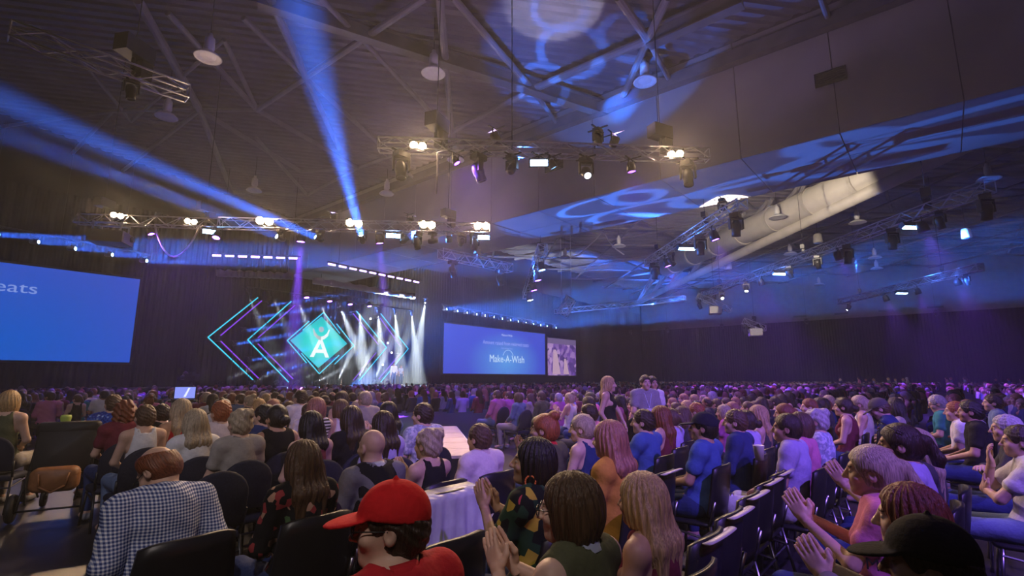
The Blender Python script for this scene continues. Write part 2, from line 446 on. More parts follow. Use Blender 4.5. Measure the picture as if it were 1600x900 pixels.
# --- front truss over the near audience
FT = (atz(592, 226, TZ), atz(1105, 243, TZ))
truss(*FT, 'long silver lighting truss hung nearest the camera, two warm blinders on it')
zl = TZ - .2
f = lambda x, z=zl: on_truss(x, seg=FT, z=z)
blinder(f(653, TZ), toward(f(653), (1.5, 1.0, 0)), 'glowing warm blinder on the left part of the nearest truss', E_BL * 4.0)
blinder(f(1055, TZ), toward(f(1055), (2.5, -.5, 0)), 'glowing warm blinder at the right end of the nearest truss', E_BL * 4.0)
moving_head(f(628), (-.1, -.2, -1), 'black moving head hanging at the left end of the nearest truss', 1.15)
moving_head(f(748), (.35, -.2, -1), 'black moving head with white clamps right of the drop cable', 1.15)
par_can(f(712), (.3, -.5, -1), 'small violet par beside the drop cable on nearest truss', .8, e=E_V1, col=VIO, ang=110, es=12)
strobe(f(842), toward(f(842), (0, 0, 1)), 'bright ice-blue strobe at the middle of the nearest truss', 25, ICE, .5, 35)
par_can(f(862), (.5, -.3, -1), 'small black par right beside the ice-blue strobe', .9, col=ICE, es=3)
moving_head(f(915), (-.5, -.5, -.7), 'black moving head right of the strobe, lens turned left', 1.0, lens=((.8, .85, 1), 3))
pp = f(935, TZ + .75); moving_head(pp, toward(pp, on_frame(880, 22)), 'added white spot on the nearest truss, brightening the roof deck', .8, e=E_DECK, col=(.9, .88, 1), ang=32, lens=(COOL, 4), pole=.6)  # spot added to light a pale patch of the roof deck
par_can(f(985), (.1, -.1, -1), 'lone small black par hanging before the right hoist', 1.0, e=E_V1, col=VIO, ang=110, es=8)
moving_head(f(1073), (-.2, -.1, -1), 'warm-lit moving head hanging under the right-end blinder', 1.1)
hoist(f(682, TZ + .25), 'black hoist motor over the left part of the nearest truss', 1.5, .3)
hoist(f(1033, TZ + .25), 'black hoist motor over the right end of the nearest truss', 1.4, -.4)
pc = f(684)
dc = MB().path([(0, 0, 0), (.02, 0, -.5), (-.01, 0, -1.0), (0, .02, -1.25)], .03, 6).build('drop_cable', M['whitecable']); dc.location = pc
tag(dc, 'pale cable tail hanging straight down from the nearest truss', 'cable')

# --- second truss, left of the picture and in front of the stage
LT = (atz(120, 341, TZ), atz(342, 349, TZ)); LT2 = (atz(344, 349, TZ), atz(765, 358, TZ))
truss(*LT, 'left silver truss carrying a projector and two warm blinders', h=.42, legs=3)
truss(*LT2, 'hazy middle truss before the stage with four warm blinders', h=.42)
g = lambda x, z=zl: on_truss(x, seg=LT, z=z); h2 = lambda x, z=zl: on_truss(x, seg=LT2, z=z)
TOWARD_AUD = (1, 1, 6.5)
blinder(g(182, TZ + .15), toward(g(182), TOWARD_AUD), 'warm blinder above the projector on the left truss', E_BL * .9)
blinder(g(298, TZ + .0), toward(g(298), TOWARD_AUD), 'warm blinder by the right end of the left truss', E_BL * .9)
for x, l in ((413, 'leftmost warm blinder on the hazy middle truss'), (553, 'second warm blinder from left on the hazy middle truss'),
             (668, 'third warm blinder from left on the hazy middle truss'), (753, 'rightmost warm blinder on the hazy middle truss')):
    blinder(h2(x, TZ + .1), toward(h2(x), TOWARD_AUD), l, E_BL * 1.3, s=1.5)
# projector
pp = g(176); t = empty('projector', pp, math.radians(-35))
MB().box((0, 0, -.62), (1.25, .95, .5)).build('body', M['black'], t)
MB().box((.655, 0, -.62), (.06, .9, .44)).build('front_panel', M['white'], t)
MB().tube((.66, .2, -.6), (.80, .2, -.6), .11, 14).build('lens', M['black'], t)
fr = MB()
for sx in (-.5, .5):
    for sy2 in (-.35, .35): fr.box((sx, sy2, -.2), (.05, .05, .45))
fr.box((0, .35, -.02), (1.1, .06, .05)); fr.box((0, -.35, -.02), (1.1, .06, .05)); fr.build('hanging_frame', M['alu'], t)
tag(t, 'large black projector with pale front slung under the left truss', 'projector')
hoist(g(160, TZ + .25), 'dark hoist motor above the projector', 1.4, .6); hoist(g(320, TZ + .25), 'dark hoist motor at the right end of the left truss', 1.4, .2)
par_can(g(237), (.3, -.3, -1), 'small violet par alone under the left truss', 1.0, e=E_V1, ang=100, es=25)
strobe(g(331), toward(g(331), (0, 0, 2)), 'bright ice-blue strobe at the right end of the left truss', 30, ICE, .6, 40)
par_can(g(341), (-.3, -.3, -1), 'pale violet par next to the strobe on the left truss', 1.2, e=E_V1, col=VIO, ang=90, es=40)
cp = [g(243 + k * 5.0, TZ - .2 - 1.35 * (1 - (2 * k / 14 - 1) ** 2)) for k in range(15)]
c0 = cp[0].copy(); lc = MB().path([p - c0 for p in cp], .04, 6).build('looped_cable', M['whitecable']); lc.location = c0
tag(lc, 'white cable looping in a long swag below the left truss', 'cable')
moving_head(h2(441), toward(h2(441), atd(120, 230, 16)), 'beam light left on the middle truss, throwing a faint blue beam', .9, e=E_BEAM * .3, col=BLUE, ang=5, beam=.3, lens=(COOL, 20))
moving_head(h2(501), toward(h2(501), atd(-160, 60, 13)), 'beam light on the middle truss, blue beam up to the left', .9, e=E_BEAM, col=BLUE, ang=6, beam=.3, lens=(ICE, 12))
moving_head(h2(567), toward(h2(567), on_frame(452, -75)), 'beam light on the middle truss, wide blue beam straight up', .9, e=E_BEAM * 2.6, col=BLUE, ang=12, beam=.3, lens=(ICE, 25))
moving_head(h2(632), toward(h2(632), atx(960, 155, BX0)), 'beam light on the middle truss, blue beam up to the right', .9, e=E_BEAM * 1.8, col=BLUE, ang=10, beam=.3, lens=(COOL, 12))
moving_head(h2(676), toward(h2(676), atx(860, 345, BX0)), 'beam light on the middle truss with low blue beam to the right', .9, e=E_BEAM * .5, col=BLUE, ang=6, beam=.3, lens=(COOL, 10))
moving_head(h2(652), (0, -.3, -1), 'grey moving head hanging by the third middle blinder', 1.1)
moving_head(h2(742), (0, .2, -1), 'grey moving head hanging by the rightmost middle blinder', 1.1)
par_can(h2(472), DN, 'violet par over the stage with a beam straight down, left', 1.4, e=E_VD, col=VIO, ang=11, es=60)
par_can(h2(594), (.15, 0, -1), 'violet par over the stage with a beam straight down, right', 1.4, e=E_VD * .6, col=VIO, ang=10, es=60)
par_can(h2(702), (.3, .2, -1), 'small violet par under the right part of middle truss', 1.1, e=E_V1 * 2, col=VIO, ang=100, es=40)
moving_head(h2(722), toward(h2(722), (26.4, 34.4, 2.1)), 'added key spot on the middle truss brightening the two presenters', .9, e=E_KEY, col=(1, .96, .92), ang=6, lens=(COOL, 4))  # lamp added only so that the presenters are lit
strobe(h2(615), toward(h2(615), (0, 0, 2)), 'ice-blue strobe under the middle truss beside the right violet par', 30, ICE, .6, 60)
strobe(h2(756), toward(h2(756), (0, 0, 2)), 'ice-blue strobe at the right end of the middle truss', 25, ICE, .5, 50)
hoist(h2(700, TZ + .25), 'hazy hoist motor over the right part of the middle truss', 1.3)

for k, (p, tgt, e) in enumerate(((f(775, TZ + .6), (10, 14, 16), E_UP), (f(960, TZ + .6), (14, 4, 16), E_UP), (h2(520, TZ + .6), (10, 20, 16), E_UP * .45), (h2(640, TZ + .6), (19, 20, 12), E_UP * .7))):
    par_can(p, toward(p, tgt), ords4[k] + ' from the right of the added lilac uplights that tint the ceiling', 1.0, e=e, col=(.62, .42, .95), ang=130, es=3, group='lilac uplights')  # uplights added to tint the ceiling, in place of light scattered by haze

# --- dark truss at upper left
UT = (atz(15, 48, 9.2), atz(293, 146, 9.2))
truss(*UT, 'dim unlit truss crossing the upper left corner', h=.36, seg=.6)
hoist(on_truss(206, seg=UT, z=9.35), 'black hoist hanging over the dim upper left truss', 1.6, .5)
moving_head(on_truss(208, seg=UT, z=9.1), (.1, 0, -1), 'black moving head on the dim upper left truss', .8)

# --- small pieces right of the stage
ST = (atz(688, 396, TZ), atz(797, 419, TZ)); truss(*ST, 'short silver truss with cable bundle left of the bulkhead foot', h=.5, seg=.5)
moving_head(on_truss(708, seg=ST, z=TZ - .25), (.2, -.2, -1), 'moving head under the short truss, left of pair', 1.3); moving_head(on_truss(781, seg=ST, z=TZ - .25), (.2, -.2, -1), 'moving head under the short truss, right of pair', 1.3)
MT = (atz(822, 462, 7.6), atz(848, 388, 8.6)); truss(*MT, 'steep silver truss lined with lamps beyond the bulkhead', h=.5, seg=.6)
for k, (fr_, col, e) in enumerate(((.92, ICE, 40), (.72, VIO, E_V1 * 2), (.5, VIO, 60), (.25, COOL, 10))):
    p = MT[0].lerp(MT[1], fr_); p.z -= .3
    par_can(p, (.1, -.2, -1), ['top ice-blue par on the steep lamp-lined truss', 'violet par second from top on the steep truss', 'violet par third from top on the steep truss', 'lowest pale par on the steep lamp-lined truss'][k], 1.7, e=e, col=col, es=40)
HA, HB = atd(878, 492, 44), atd(893, 466, 44)
ht = truss(HA, HB, 'short slanting bright truss hung on two wires right of the screens', h=.8, seg=.5, r=.05)
for k, P in enumerate((HA, HB)):
    w = MB().tube((0, 0, .3), (0, 0, 16 - P.z - .2), .02, 5).build('hanging_wire', M['whitecable']); w.location = P
    tag(w, ['left wire of the short slanting truss', 'right wire of the short slanting truss'][k], 'wire')

# --- right side trusses beyond the bulkhead
R1 = (atz(1013, 411, TZ), atz(1160, 318, TZ)); R2 = (atz(1100, 460, TZ), atz(1547, 291, TZ)); R3 = (atz(1312, 472, TZ), atz(1532, 417, TZ))
for P, lab in ((R1[0].lerp(R1[1], .15), 'low end of the truss under the duct'), (R1[0].lerp(R1[1], .7), 'upper half of the truss under the duct'), (R2[0].lerp(R2[1], .12), 'low end of the longest right truss'), (R2[0].lerp(R2[1], .55), 'middle of the longest right truss'), (R3[0].lerp(R3[1], .2), 'low end of the far thin truss'), (R3[0].lerp(R3[1], .8), 'high end of the far thin truss'), (ST[0].lerp(ST[1], .5), 'short truss with cable bundle'), (MT[0].lerp(MT[1], .9), 'top of the steep lamp-lined truss'), (FT[0].lerp(FT[1], .5), 'middle of the nearest truss')):
    if 'nearest' not in lab: hoist(P + Vector((0, 0, .3)), 'small dark hoist over the ' + lab, .8)
truss(*R1, 'warm-lit silver truss under the fat duct', h=.42); truss(*R2, 'longest silver truss on the right, rising to the corner', h=.42, seg=.6); truss(*R3, 'far thin truss low on the right', h=.42, seg=.7)
def rig(seg, items, nm):
    for k, (x, kind, col, e, lab) in enumerate(items):
        p = on_truss(x, seg=seg, z=zl)
        if kind == 'par': par_can(p, (.15, -.25, -1), lab, 1.5, e=e, col=col, ang=60, es=35)
        elif kind == 'strobe': strobe(p, (-.3, -.3, -1), lab, e, col, .8, 45)
        elif kind == 'dark': moving_head(p, (.1, .1, -1), lab, 1.3)
        elif kind == 'hoist': hoist(on_truss(x, seg=seg, z=TZ + .25), lab, 1.3)
        else: moving_head(p, toward(p, kind), lab, 1.0, e=e, col=col, ang=11, lens=(col, 30))
rig(R1, [(1022, 'dark', 0, 0, 'moving head at the low end of the truss under the duct'), (1041, 'par', VIO, E_W, 'violet par near the low end of the duct truss'),
         (1048, (30, 6, 0), COOL, 500, 'white beam light beside the violet par on the duct truss'), (1072, 'strobe', ICE, 60, 'ice-blue strobe midway on the truss under the duct'),
         (1093, 'dark', 0, 0, 'black moving head right of the strobe on duct truss'), (1114, 'par', VIO, E_W, 'violet par in front of the duct, upper end'),
         (1148, 'dark', 0, 0, 'black moving head at the upper end of the duct truss')], 'r1')
rig(R2, [(1127, (30, 8, 0), COOL, 300, 'white beam light at the lowest end of the longest right truss'), (1165, (32, 9, 1), COOL, 500, 'white beam light low on the longest right truss'),
         (1188, 'par', VIO, E_W, 'violet par low on the longest right truss'), (1217, 'strobe', ICE, 90, 'ice-blue strobe on the lower half of the longest right truss'),
         (1232, (40, 4, 0), COOL, 100, 'tiny white light next to lower strobe on longest right truss'), (1276, (34, 4, 0), COOL, 400, 'white beam light midway on the longest right truss'),
         (1308, 'par', VIO, E_W * .6, 'violet par midway on the longest right truss'), (1322, 'dark', 0, 0, 'black moving head midway on the longest right truss'),
         (1391, 'dark', 0, 0, 'black moving head left of the upper strobe, longest right truss'), (1422, 'strobe', ICE, 90, 'ice-blue strobe high on the longest right truss'),
         (1438, 'par', VIO, E_W, 'violet par next to the upper strobe, longest right truss'), (1465, (28, -2, 0), COOL, 500, 'white beam light high on the longest right truss'),
         (1536, 'dark', 0, 0, 'black moving head at the topmost end of longest right truss'), (1450, 'hoist', 0, 0, 'black hoist above the longest right truss')], 'r2')
rig(R3, [(1325, (50, 12, 0), COOL, 1200, 'white beam light at the low end of the far thin truss'), (1383, 'par', VIO, E_W, 'left violet par on the far thin truss'),
         (1407, 'strobe', ICE, 60, 'ice-blue strobe on the far thin truss'), (1432, 'par', VIO, E_W, 'middle violet par on the far thin truss'),
         (1494, 'par', VIO, E_W, 'right violet par on the far thin truss'), (1508, (44, -3, 0), COOL, 400, 'white beam light at the right of far thin truss')], 'r3')
pp = on_truss(1130, seg=R1, z=TZ + .75)
moving_head(pp, toward(pp, (44, 11, 13.4)), 'added warm uplight on the duct truss brightening the fat duct', .9, e=E_DUCT, col=(1, .84, .66), ang=62, lens=(WARM, 3), pole=.6)  # uplight put in to brighten the duct
# two small far trusses at the right of the bulkhead
for (xa, ya, xb, yb, lab) in ((1090, 462, 1143, 484, 'small far truss with a projector, upper of the two'), (1162, 501, 1196, 513, 'small far truss with a projector, lower of the two')):
    a, b = atd(xa, ya, 45), atd(xb, yb, 45); truss(a, b, lab, h=.5, seg=.6, r=.04, legs=3)
    m = (a + b) / 2; hoist(m + Vector((0, 0, .3)), lab.replace('small far truss with a projector', 'hoist over a small far truss'), .9); t = empty('projector', m, .4)
    MB().box((0, 0, -.7), (1.3, 1.0, .6)).build('body', M['white'], t); MB().box((0, 0, -.3), (.8, .1, .2)).build('hanging_frame', M['alu'], t)
    MB().tube((0, -.5, -.7), (0, -.62, -.7), .14, 12).build('lens', M['black'], t)
    tag(t, lab.replace('small far truss with a projector', 'pale projector under a small far truss'), 'projector')
    moving_head(a + Vector((.3, 0, -.3)), (.2, -.3, -1), lab.replace('small far truss with a projector', 'violet lamp on a small far truss'), 1.2, e=120, col=VIO, ang=40, lens=(VIO, 30))
FTR = (atz(868, 487, 9.4), atz(1070, 466, 9.4)); truss(*FTR, 'thin grey truss far behind the bulkhead', h=.5, seg=.9)

# --- pencil beams each side of the stage
for k, (x, y) in enumerate([(225, 397), (171, 387), (113, 377), (55, 366), (-8, 354)]):
    p = aty(x, y, 36.5)
    moving_head(p, toward(p, atd(760, 412 - 5 * k, 30)), ords[k] + ' from the right of the blue beam lights above the left screen', .9, e=E_PEN * .6, col=BLUE, ang=2.5, beam=.3, lens=(ICE, 60), group='beam lights above the left screen')
for k in range(14):
    x = [695, 712, 727, 742, 755, 769, 782, 795, 807, 819, 831, 842, 852, 866][k]; y = 477 + (x - 695) * .176
    p = aty(x, y, 36.8)
    moving_head(p, toward(p, (56 + 1.2 * k, -18, 14.5 - .35 * k)), ords[k] + ' from the stage of the beam lights above the right screen', .9, e=E_PEN * (1.5 if k < 4 else 1.0), col=BLUE, ang=2.5, beam=.35, lens=(ICE, 60), group='beam lights above the right screen')
for a, b, lab in ((aty(-75, 341, 36.5), aty(230, 398, 36.5), 'black pipe carrying beam lights above the left screen'), (aty(690, 476, 36.8), aty(870, 507.8, 36.8), 'black pipe carrying beam lights above the right screen')):
    o = MB().tube((0, 0, .04), b - a + Vector((0, 0, .04)), .05, 8).build('lighting_pipe', M['black']); o.location = a
    for fr_ in (.15, .5, .85): MB().tube((b - a) * fr_, (b - a) * fr_ + Vector((0, 0, 15 - a.z)), .015, 5).build('hanging_wire', M['cable'], o)
    tag(o, lab, 'pipe')
# --- rear truss behind the camera that lights the backs of the audience
RT = (Vector((-7, 2.5, TZ)), Vector((4.5, -9, TZ))); truss(*RT, 'rear truss behind the audience with four wash lamps', h=.42)
for k, (fr_, tgt, col, e) in enumerate(((.1, (5, 12, 0), LAV, E_REAR * .7), (.38, (3, 7, .5), (1, .85, .8), E_REAR), (.66, (7, 3.5, .5), (.32, .16, 1), E_RV), (.92, (9, 0, .5), (.26, .14, 1), E_RV))):
    p = RT[0].lerp(RT[1], fr_); p.z = zl
    par_can(p, toward(p, tgt), ords[k] + ' wash lamp from the left on the rear truss', 1.3, e=e, col=col, ang=62 if k < 2 else 48, es=20)

# --- blue patches on the right curtain and swirls on the soffit
for k, (x, y) in enumerate(((1013, 573), (1092, 574), (1174, 566), (1300, 562), (1490, 560))):
    t = atx(x, y, XR); p = Vector((XR - 9, min(36.5, t.y + 1), 9.0))
    moving_head(p, toward(p, t), ords[k] + ' from the stage of the blue lamps aimed at the right curtain', 1.0, e=2600 if k < 4 else 1800, col=(.02, .12, 1), ang=9 if k < 4 else 16, lens=(ICE, 8), group='lamps at the right curtain', hang=1)

def gobo(light, rings):
    d = light.data; d.use_nodes = True; nt = d.node_tree; em = nt.nodes['Emission']; tc = nt.nodes.new('ShaderNodeTexCoord'); sp = nt.nodes.new('ShaderNodeSeparateXYZ'); nt.links.new(tc.outputs['Normal'], sp.inputs[0])
    def mth(op, a, b=None):
        n = nt.nodes.new('ShaderNodeMath'); n.operation = op
        for i, v in enumerate((a, b)):
            if v is None: continue
            if isinstance(v, (int, float)): n.inputs[i].default_value = v
            else: nt.links.new(v, n.inputs[i])
        return n.outputs[0]
    u = mth('DIVIDE', sp.outputs[0], sp.outputs[2]); v = mth('DIVIDE', sp.outputs[1], sp.outputs[2]); tot = None
    for cx, cyy, r, w in rings:
        a = mth('SUBTRACT', u, cx); b = mth('SUBTRACT', v, cyy); q = mth('SQRT', mth('ADD', mth('MULTIPLY', a, a), mth('MULTIPLY', b, b)))
        e = mth('LESS_THAN', mth('ABSOLUTE', mth('SUBTRACT', q, r)), w); tot = e if tot is None else mth('MAXIMUM', tot, e)
    nt.links.new(mth('ADD', mth('MULTIPLY', tot, 1.0), .3), em.inputs['Strength'])
for p, tgt, e, ang, lab, rings in ((Vector((20.2, 32.2, 1.1)), (21.4, 8, BZ), E_GOBO, 27, 'pattern projector on a floor pole throwing blue loops on the bulkhead soffit', [(-.05, .0, .06, .006), (.04, .03, .055, .006), (.0, .09, .06, .006), (.05, -.05, .05, .006), (-.04, -.07, .045, .005), (.0, .16, .06, .006), (-.07, .10, .06, .006), (.08, .12, .06, .006)]),
                          (f(800, zl), (15.5, 9.5, 14.5), E_GOBO * .09, 60, 'pattern projector throwing blue rings on the roof deck', [(-.2, .05, .13, .02), (.08, .0, .15, .022), (.3, .12, .12, .02), (0, -.25, .13, .02)])):
    t = moving_head(p, toward(p, tgt), lab, .9, e=e, col=(.04, .2, 1), ang=ang, lens=(ICE, 8), hang=0 if p.z < 3 else 1, pole=p.z if p.z < 3 else 0)
    gobo([c for c in t.children if c.type == 'LIGHT'][0], rings)

# --- pendant house lamps
pend = [(325, 90, 'largest pale pendant lamp at upper left'), (260, 183, 'pendant lamp below the dim upper left truss'), (677, 115, 'small cone pendant above the nearest truss'), (1008, 128, 'bright round pendant by the roof node'),
        (712, 250, 'pendant disc behind the nearest truss, left part'), (604, 303, 'faint pendant disc above the middle truss'), (397, 298, 'faint pendant over the left of the middle truss'), (967, 385, 'pendant with cable loop under the bulkhead'), (883, 403, 'pendant left of the cable loop under the bulkhead'),
        (1215, 340, 'pendant before the fat duct'), (1340, 348, 'pendant right of the duct above the longest truss'), (1235, 397, 'pendant below the duct near the long truss'), (1545, 280, 'pendant near the top end of the longest truss'), (1367, 403, 'upper of two close pendants on the right'),
        (1370, 420, 'lower of two close pendants on the right'), (1078, 437, 'far pendant under the duct truss'), (1133, 418, 'far pendant between duct and longest truss'), (1280, 445, 'farthest small pendant right of the long truss')]
proto = None
for x, y, lab in pend:
    p = atz(x, y, 12.8); top = (zdeck(p.x) if p.x < BX0 else 16.5) - .05 - p.z
    t = empty('pendant_lamp', p)
    big = .62 if p.x < BX0 else .8
    MB().tube((0, 0, .9), (0, 0, top), .012, 5).build('rod', M['cable'], t)
    MB().lathe([(0, .95), (.07, .95), (.1, .8), (.16, .75), (.18, .35), (.13, .28), (.15, .2)], 16).build('housing', M['white'], t, True)
    MB().lathe([(.14, .24), (big * .55, .12), (big * .72, .0), (big * .7, -.02), (big * .5, .07), (0, .13)], 24).build('reflector', M['white'], t, True)
    MB().lathe([(0, .02), (big * .4, .04), (big * .66, .01)], 24).build('lens', M['white'], t)
    tag(t, lab, 'pendant lamp', 'pendant house lamps')
# small white speaker cylinders in the far bay
for x, y, lab in ((882, 345, 'small white speaker can under the bulkhead edge'), (1138, 417, 'small white speaker can under the duct'), (1278, 375, 'small orange-lit can above the longest truss'), (1510, 367, 'small orange-lit can at the far right')):
    p = atz(x, y, 12.5); t = empty('ceiling_speaker', p)
    MB().lathe([(0, .5), (.2, .5), (.3, .4), (.34, -.2), (.3, -.25), (0, -.2)], 14).build('can', M['duct'], t, True); MB().tube((0, 0, .5), (0, 0, 3.7), .015, 5).build('rod', M['cable'], t)
    tag(t, lab, 'ceiling speaker')
for pts, lab in (([(943, 360), (930, 375), (905, 398), (885, 404), (860, 404)], 'white cable swagged left from the bulkhead to a pendant'), ([(943, 361), (952, 378), (963, 390), (975, 398)], 'white cable swagged right from the bulkhead edge')):
    P = [atz(x, y, 12.6 - .3 * k) for k, (x, y) in enumerate(pts)]; P0 = P[0].copy()
    o = MB().path([p - P0 for p in P], .05, 6).build('swag_cable', M['whitecable']); o.location = P0; tag(o, lab, 'cable')

# ---------------------------------------------------------------- stage
SZ = 1.1
st = empty('stage', (21.5, 36, 0))
MB().box((0, 0, SZ / 2 - .05), (33, 5.6, SZ - .1)).build('platform', M['stage'], st)
MB().box((0, 0, SZ - .03), (33.2, 5.7, .06)).build('deck', M['stage'], st)
MB().box((1.8, -2.87, SZ - .06), (13.5, .03, .05)).build('edge_light', lens_mat((.45, .6, 1), 1.6), st)
tag(st, 'low black stage along the far wall with a lit front edge', 'stage')
NE = {'cyan': lens_mat((.03, .55, .8), 1.3), 'violet': lens_mat((.25, .05, .9), .9)}
YN = 37.9
def neon(pts, col, label, r=.038):
    P = [aty(x, y, YN) for x, y in pts]; P0 = P[0].copy(); t = empty('neon_chevron', P0)
    for a, b in zip(P[:-1], P[1:]):
        MB().tube(a - P0, b - P0, r, 8).build('tube', NE[col], t)
    m = MB()
    for a, b in zip(P[:-1], P[1:]): m.tube(a - P0 + Vector((0, .09, 0)), b - P0 + Vector((0, .09, 0)), .06, 6)
    m.build('mount', M['black'], t)
    for a in P[:3:2] if len(P) == 3 else P[:1]: MB().tube(a - P0 + Vector((0, .1, 0)), a - P0 + Vector((0, 1.05, 0)), .03, 6).build('bracket', M['black'], t)
    return tag(t, label, 'neon sign')
neon([(403, 465), (325, 527), (398, 596)], 'cyan', 'outermost left cyan neon chevron')
neon([(409, 470), (345, 524)], 'violet', 'upper violet bar inside the outermost left chevron'); neon([(345, 533), (404, 591)], 'violet', 'lower violet bar inside the outermost left chevron')
neon([(455, 471), (387, 531), (451, 597)], 'cyan', 'inner left cyan neon chevron'); neon([(461, 477), (403, 528)], 'violet', 'upper violet bar inside the inner left chevron'); neon([(403, 537), (458, 592)], 'violet', 'lower violet bar inside the inner left chevron')
neon([(557, 486), (604, 543), (560, 596)], 'cyan', 'inner right cyan neon chevron'); neon([(552, 490), (591, 538)], 'violet', 'upper violet bar of the inner right chevron'); neon([(588, 551), (552, 594)], 'violet', 'lower violet bar of the inner right chevron')
neon([(595, 490), (638, 545), (595, 597)], 'cyan', 'outermost right cyan neon chevron'); neon([(594, 497), (626, 541)], 'violet', 'upper violet bar of the outermost right chevron'); neon([(626, 552), (592, 592)], 'violet', 'lower violet bar of the outermost right chevron')
neon([(483, 502), (449, 532), (479, 567)], 'cyan', 'cyan neon angle left of the diamond'); neon([(526, 506), (553, 540), (523, 569)], 'cyan', 'cyan neon angle right of the diamond')
neon([(473, 516), (506, 488), (531, 521)], 'cyan', 'cyan neon angle above the diamond'); neon([(471, 552), (499, 584), (530, 555)], 'cyan', 'cyan neon angle below the diamond')
# diamond sign with emblem
def screen_mat(name, c0, c1, s, centre, rad):
    m = bpy.data.materials.new(name); m.use_nodes = True; nt = m.node_tree; nt.nodes.clear()
    o = nt.nodes.new('ShaderNodeOutputMaterial'); e = nt.nodes.new('ShaderNodeEmission'); e.inputs[1].default_value = s
    tc = nt.nodes.new('ShaderNodeTexCoord'); mp = nt.nodes.new('ShaderNodeMapping'); mp.vector_type = 'TEXTURE'
    mp.inputs['Location'].default_value = centre; mp.inputs['Scale'].default_value = rad
    g = nt.nodes.new('ShaderNodeTexGradient'); g.gradient_type = 'SPHERICAL'; r = nt.nodes.new('ShaderNodeMix'); r.data_type = 'RGBA'
    r.inputs[6].default_value = (*c0, 1); r.inputs[7].default_value = (*c1, 1)
    nt.links.new(tc.outputs['Object'], mp.inputs[0]); nt.links.new(mp.outputs[0], g.inputs[0]); nt.links.new(g.outputs['Fac'], r.inputs[0])
    nt.links.new(r.outputs[2], e.inputs[0]); nt.links.new(e.outputs[0], o.inputs[0]); return m
dc = aty(500, 534.5, YN); t = empty('diamond_sign', dc)
w, hh = 2.42, 2.02
Rx = Matrix.Rotation(math.pi / 2, 4, 'X')
MB().prism([(-w, 0), (0, -hh), (w, 0), (0, hh)], .1, Matrix.Translation((0, .06, 0)) @ Rx).build('panel', screen_mat('diamond_glow', (.0, .40, .43), (.02, .72, .66), 1.05, (0, -.05, 0), (2.6, 2.6, 2.2)), t)
EMB = lens_mat((.85, .92, .95), .95); EMG = lens_mat((.42, .5, .52), .9)
def flat(poly, m, name, y=-.06): return MB().prism(poly, .03, Matrix.Translation((0, y, 0)) @ Rx).build(name, m, em)
em = empty('emblem', (0, 0, 0)); em.parent = t
flat([(-.82, -1.2), (-.5, -1.2), (.14, .2), (-.14, .2)], EMB, 'left_stroke'); flat([(.82, -1.2), (.5, -1.2), (-.14, .2), (.14, .2)], EMB, 'right_stroke', -.065)
flat([(-.38, -.86), (.38, -.86), (.26, -.58), (-.26, -.58)], EMB, 'crossbar', -.07)
for sg in (-1, 1):
    pts = [(sg * x, z) for x, z in ((0, .12), (.3, .24), (.6, .5), (.72, 1.0), (.66, 1.05), (.5, .72), (.25, .5), (0, .42))]
    flat(pts if sg == 1 else pts[::-1], EMG if sg == -1 else EMB, 'raised_arm', -.075)
flat([(.22 * math.cos(a * .4189), 1.0 + .22 * math.sin(a * .4189)) for a in range(15)], EMG, 'round_head', -.07)
tag(t, 'glowing teal diamond sign with a white figure-letter emblem', 'sign')

# projection screens
def wall_screen(name, x0, x1, z0, z1, mat, label):
    t = empty(name, ((x0 + x1) / 2, YS - .95, (z0 + z1) / 2)); w, h = x1 - x0, z1 - z0
    MB().box((0, 0, 0), (w, .04, h)).build('picture', mat, t)
    f = MB()
    for sx in (-1, 1): f.box((sx * (w / 2 + .06), 0, 0), (.12, .1, h + .24))
    for sz in (-1, 1): f.box((0, 0, sz * (h / 2 + .06)), (w, .1, .12))
    f.build('frame', M['black'], t)
    for sx in (-.3, .3): MB().box((sx * w, .5, 0), (.1, .95, .1)).build('wall_bracket', M['black'], t)
    return tag(t, label, 'screen')
s1 = wall_screen('projection_screen', -6.5, 9.2, 2.6, 7.75, screen_mat('blue_slide', (.028, .06, .46), (.0, .085, .48), .95, (2, 0, -1.6), (12, 12, 7)), 'huge blue projection screen at the left with the word seats')
s2 = wall_screen('projection_screen', 34.85, 51.9, 2.15, 7.15, screen_mat('blue_slide', (.045, .075, .56), (.09, .3, .74), .98, (1.2, 0, -1.2), (6.5, 6.5, 3.6)), 'wide blue projection screen right of the stage with charity slide')
def letters(parent, txt, x, z, size, col, s, sx=1.0):
    cu = bpy.data.curves.new('lettering', 'FONT'); cu.body = txt; cu.size = size; cu.align_x = 'CENTER'; cu.extrude = .005
    o = bpy.data.objects.new('tmp', cu); COL.objects.link(o); me = bpy.data.meshes.new_from_object(o.evaluated_get(bpy.context.evaluated_depsgraph_get())); bpy.data.objects.remove(o); bpy.data.curves.remove(cu)
    me.name = 'lettering'; me.materials.clear(); me.materials.append(lens_mat(col, s)); o = link('lettering', me, None, parent); o.location = (x, -.04, z); o.rotation_euler = (math.pi / 2, 0, 0); o.scale = (sx, 1, 1); return o
letters(s1, 'seats', 2.15, 1.05, .85, (.18, .26, .62), 1.0, 1.3)
letters(s2, 'Amount raised from reserved seats', 1.2, .72, .62, (.28, .32, .8), 1.0, .9); letters(s2, 'Make-A-Wish', 1.2, 1.75, .34, (.45, .5, .85), 1.0)
letters(s2, 'from reserved seats', 1.2, .3, .25, (.25, .32, .8), 1.0); letters(s2, 'Make-A-Wish', 1.3, -1.2, 1.15, (.5, .66, .88), 1.0, .95)
arc = MB(); pa = [(1.4 + .95 * math.cos(math.radians(a)), -.05, -.75 + .95 * math.sin(math.radians(a))) for a in range(20, 161, 10)]
arc.path(pa, .03, 5); arc.build('swoosh', lens_mat((.4, .58, .86), 1.0), s2)
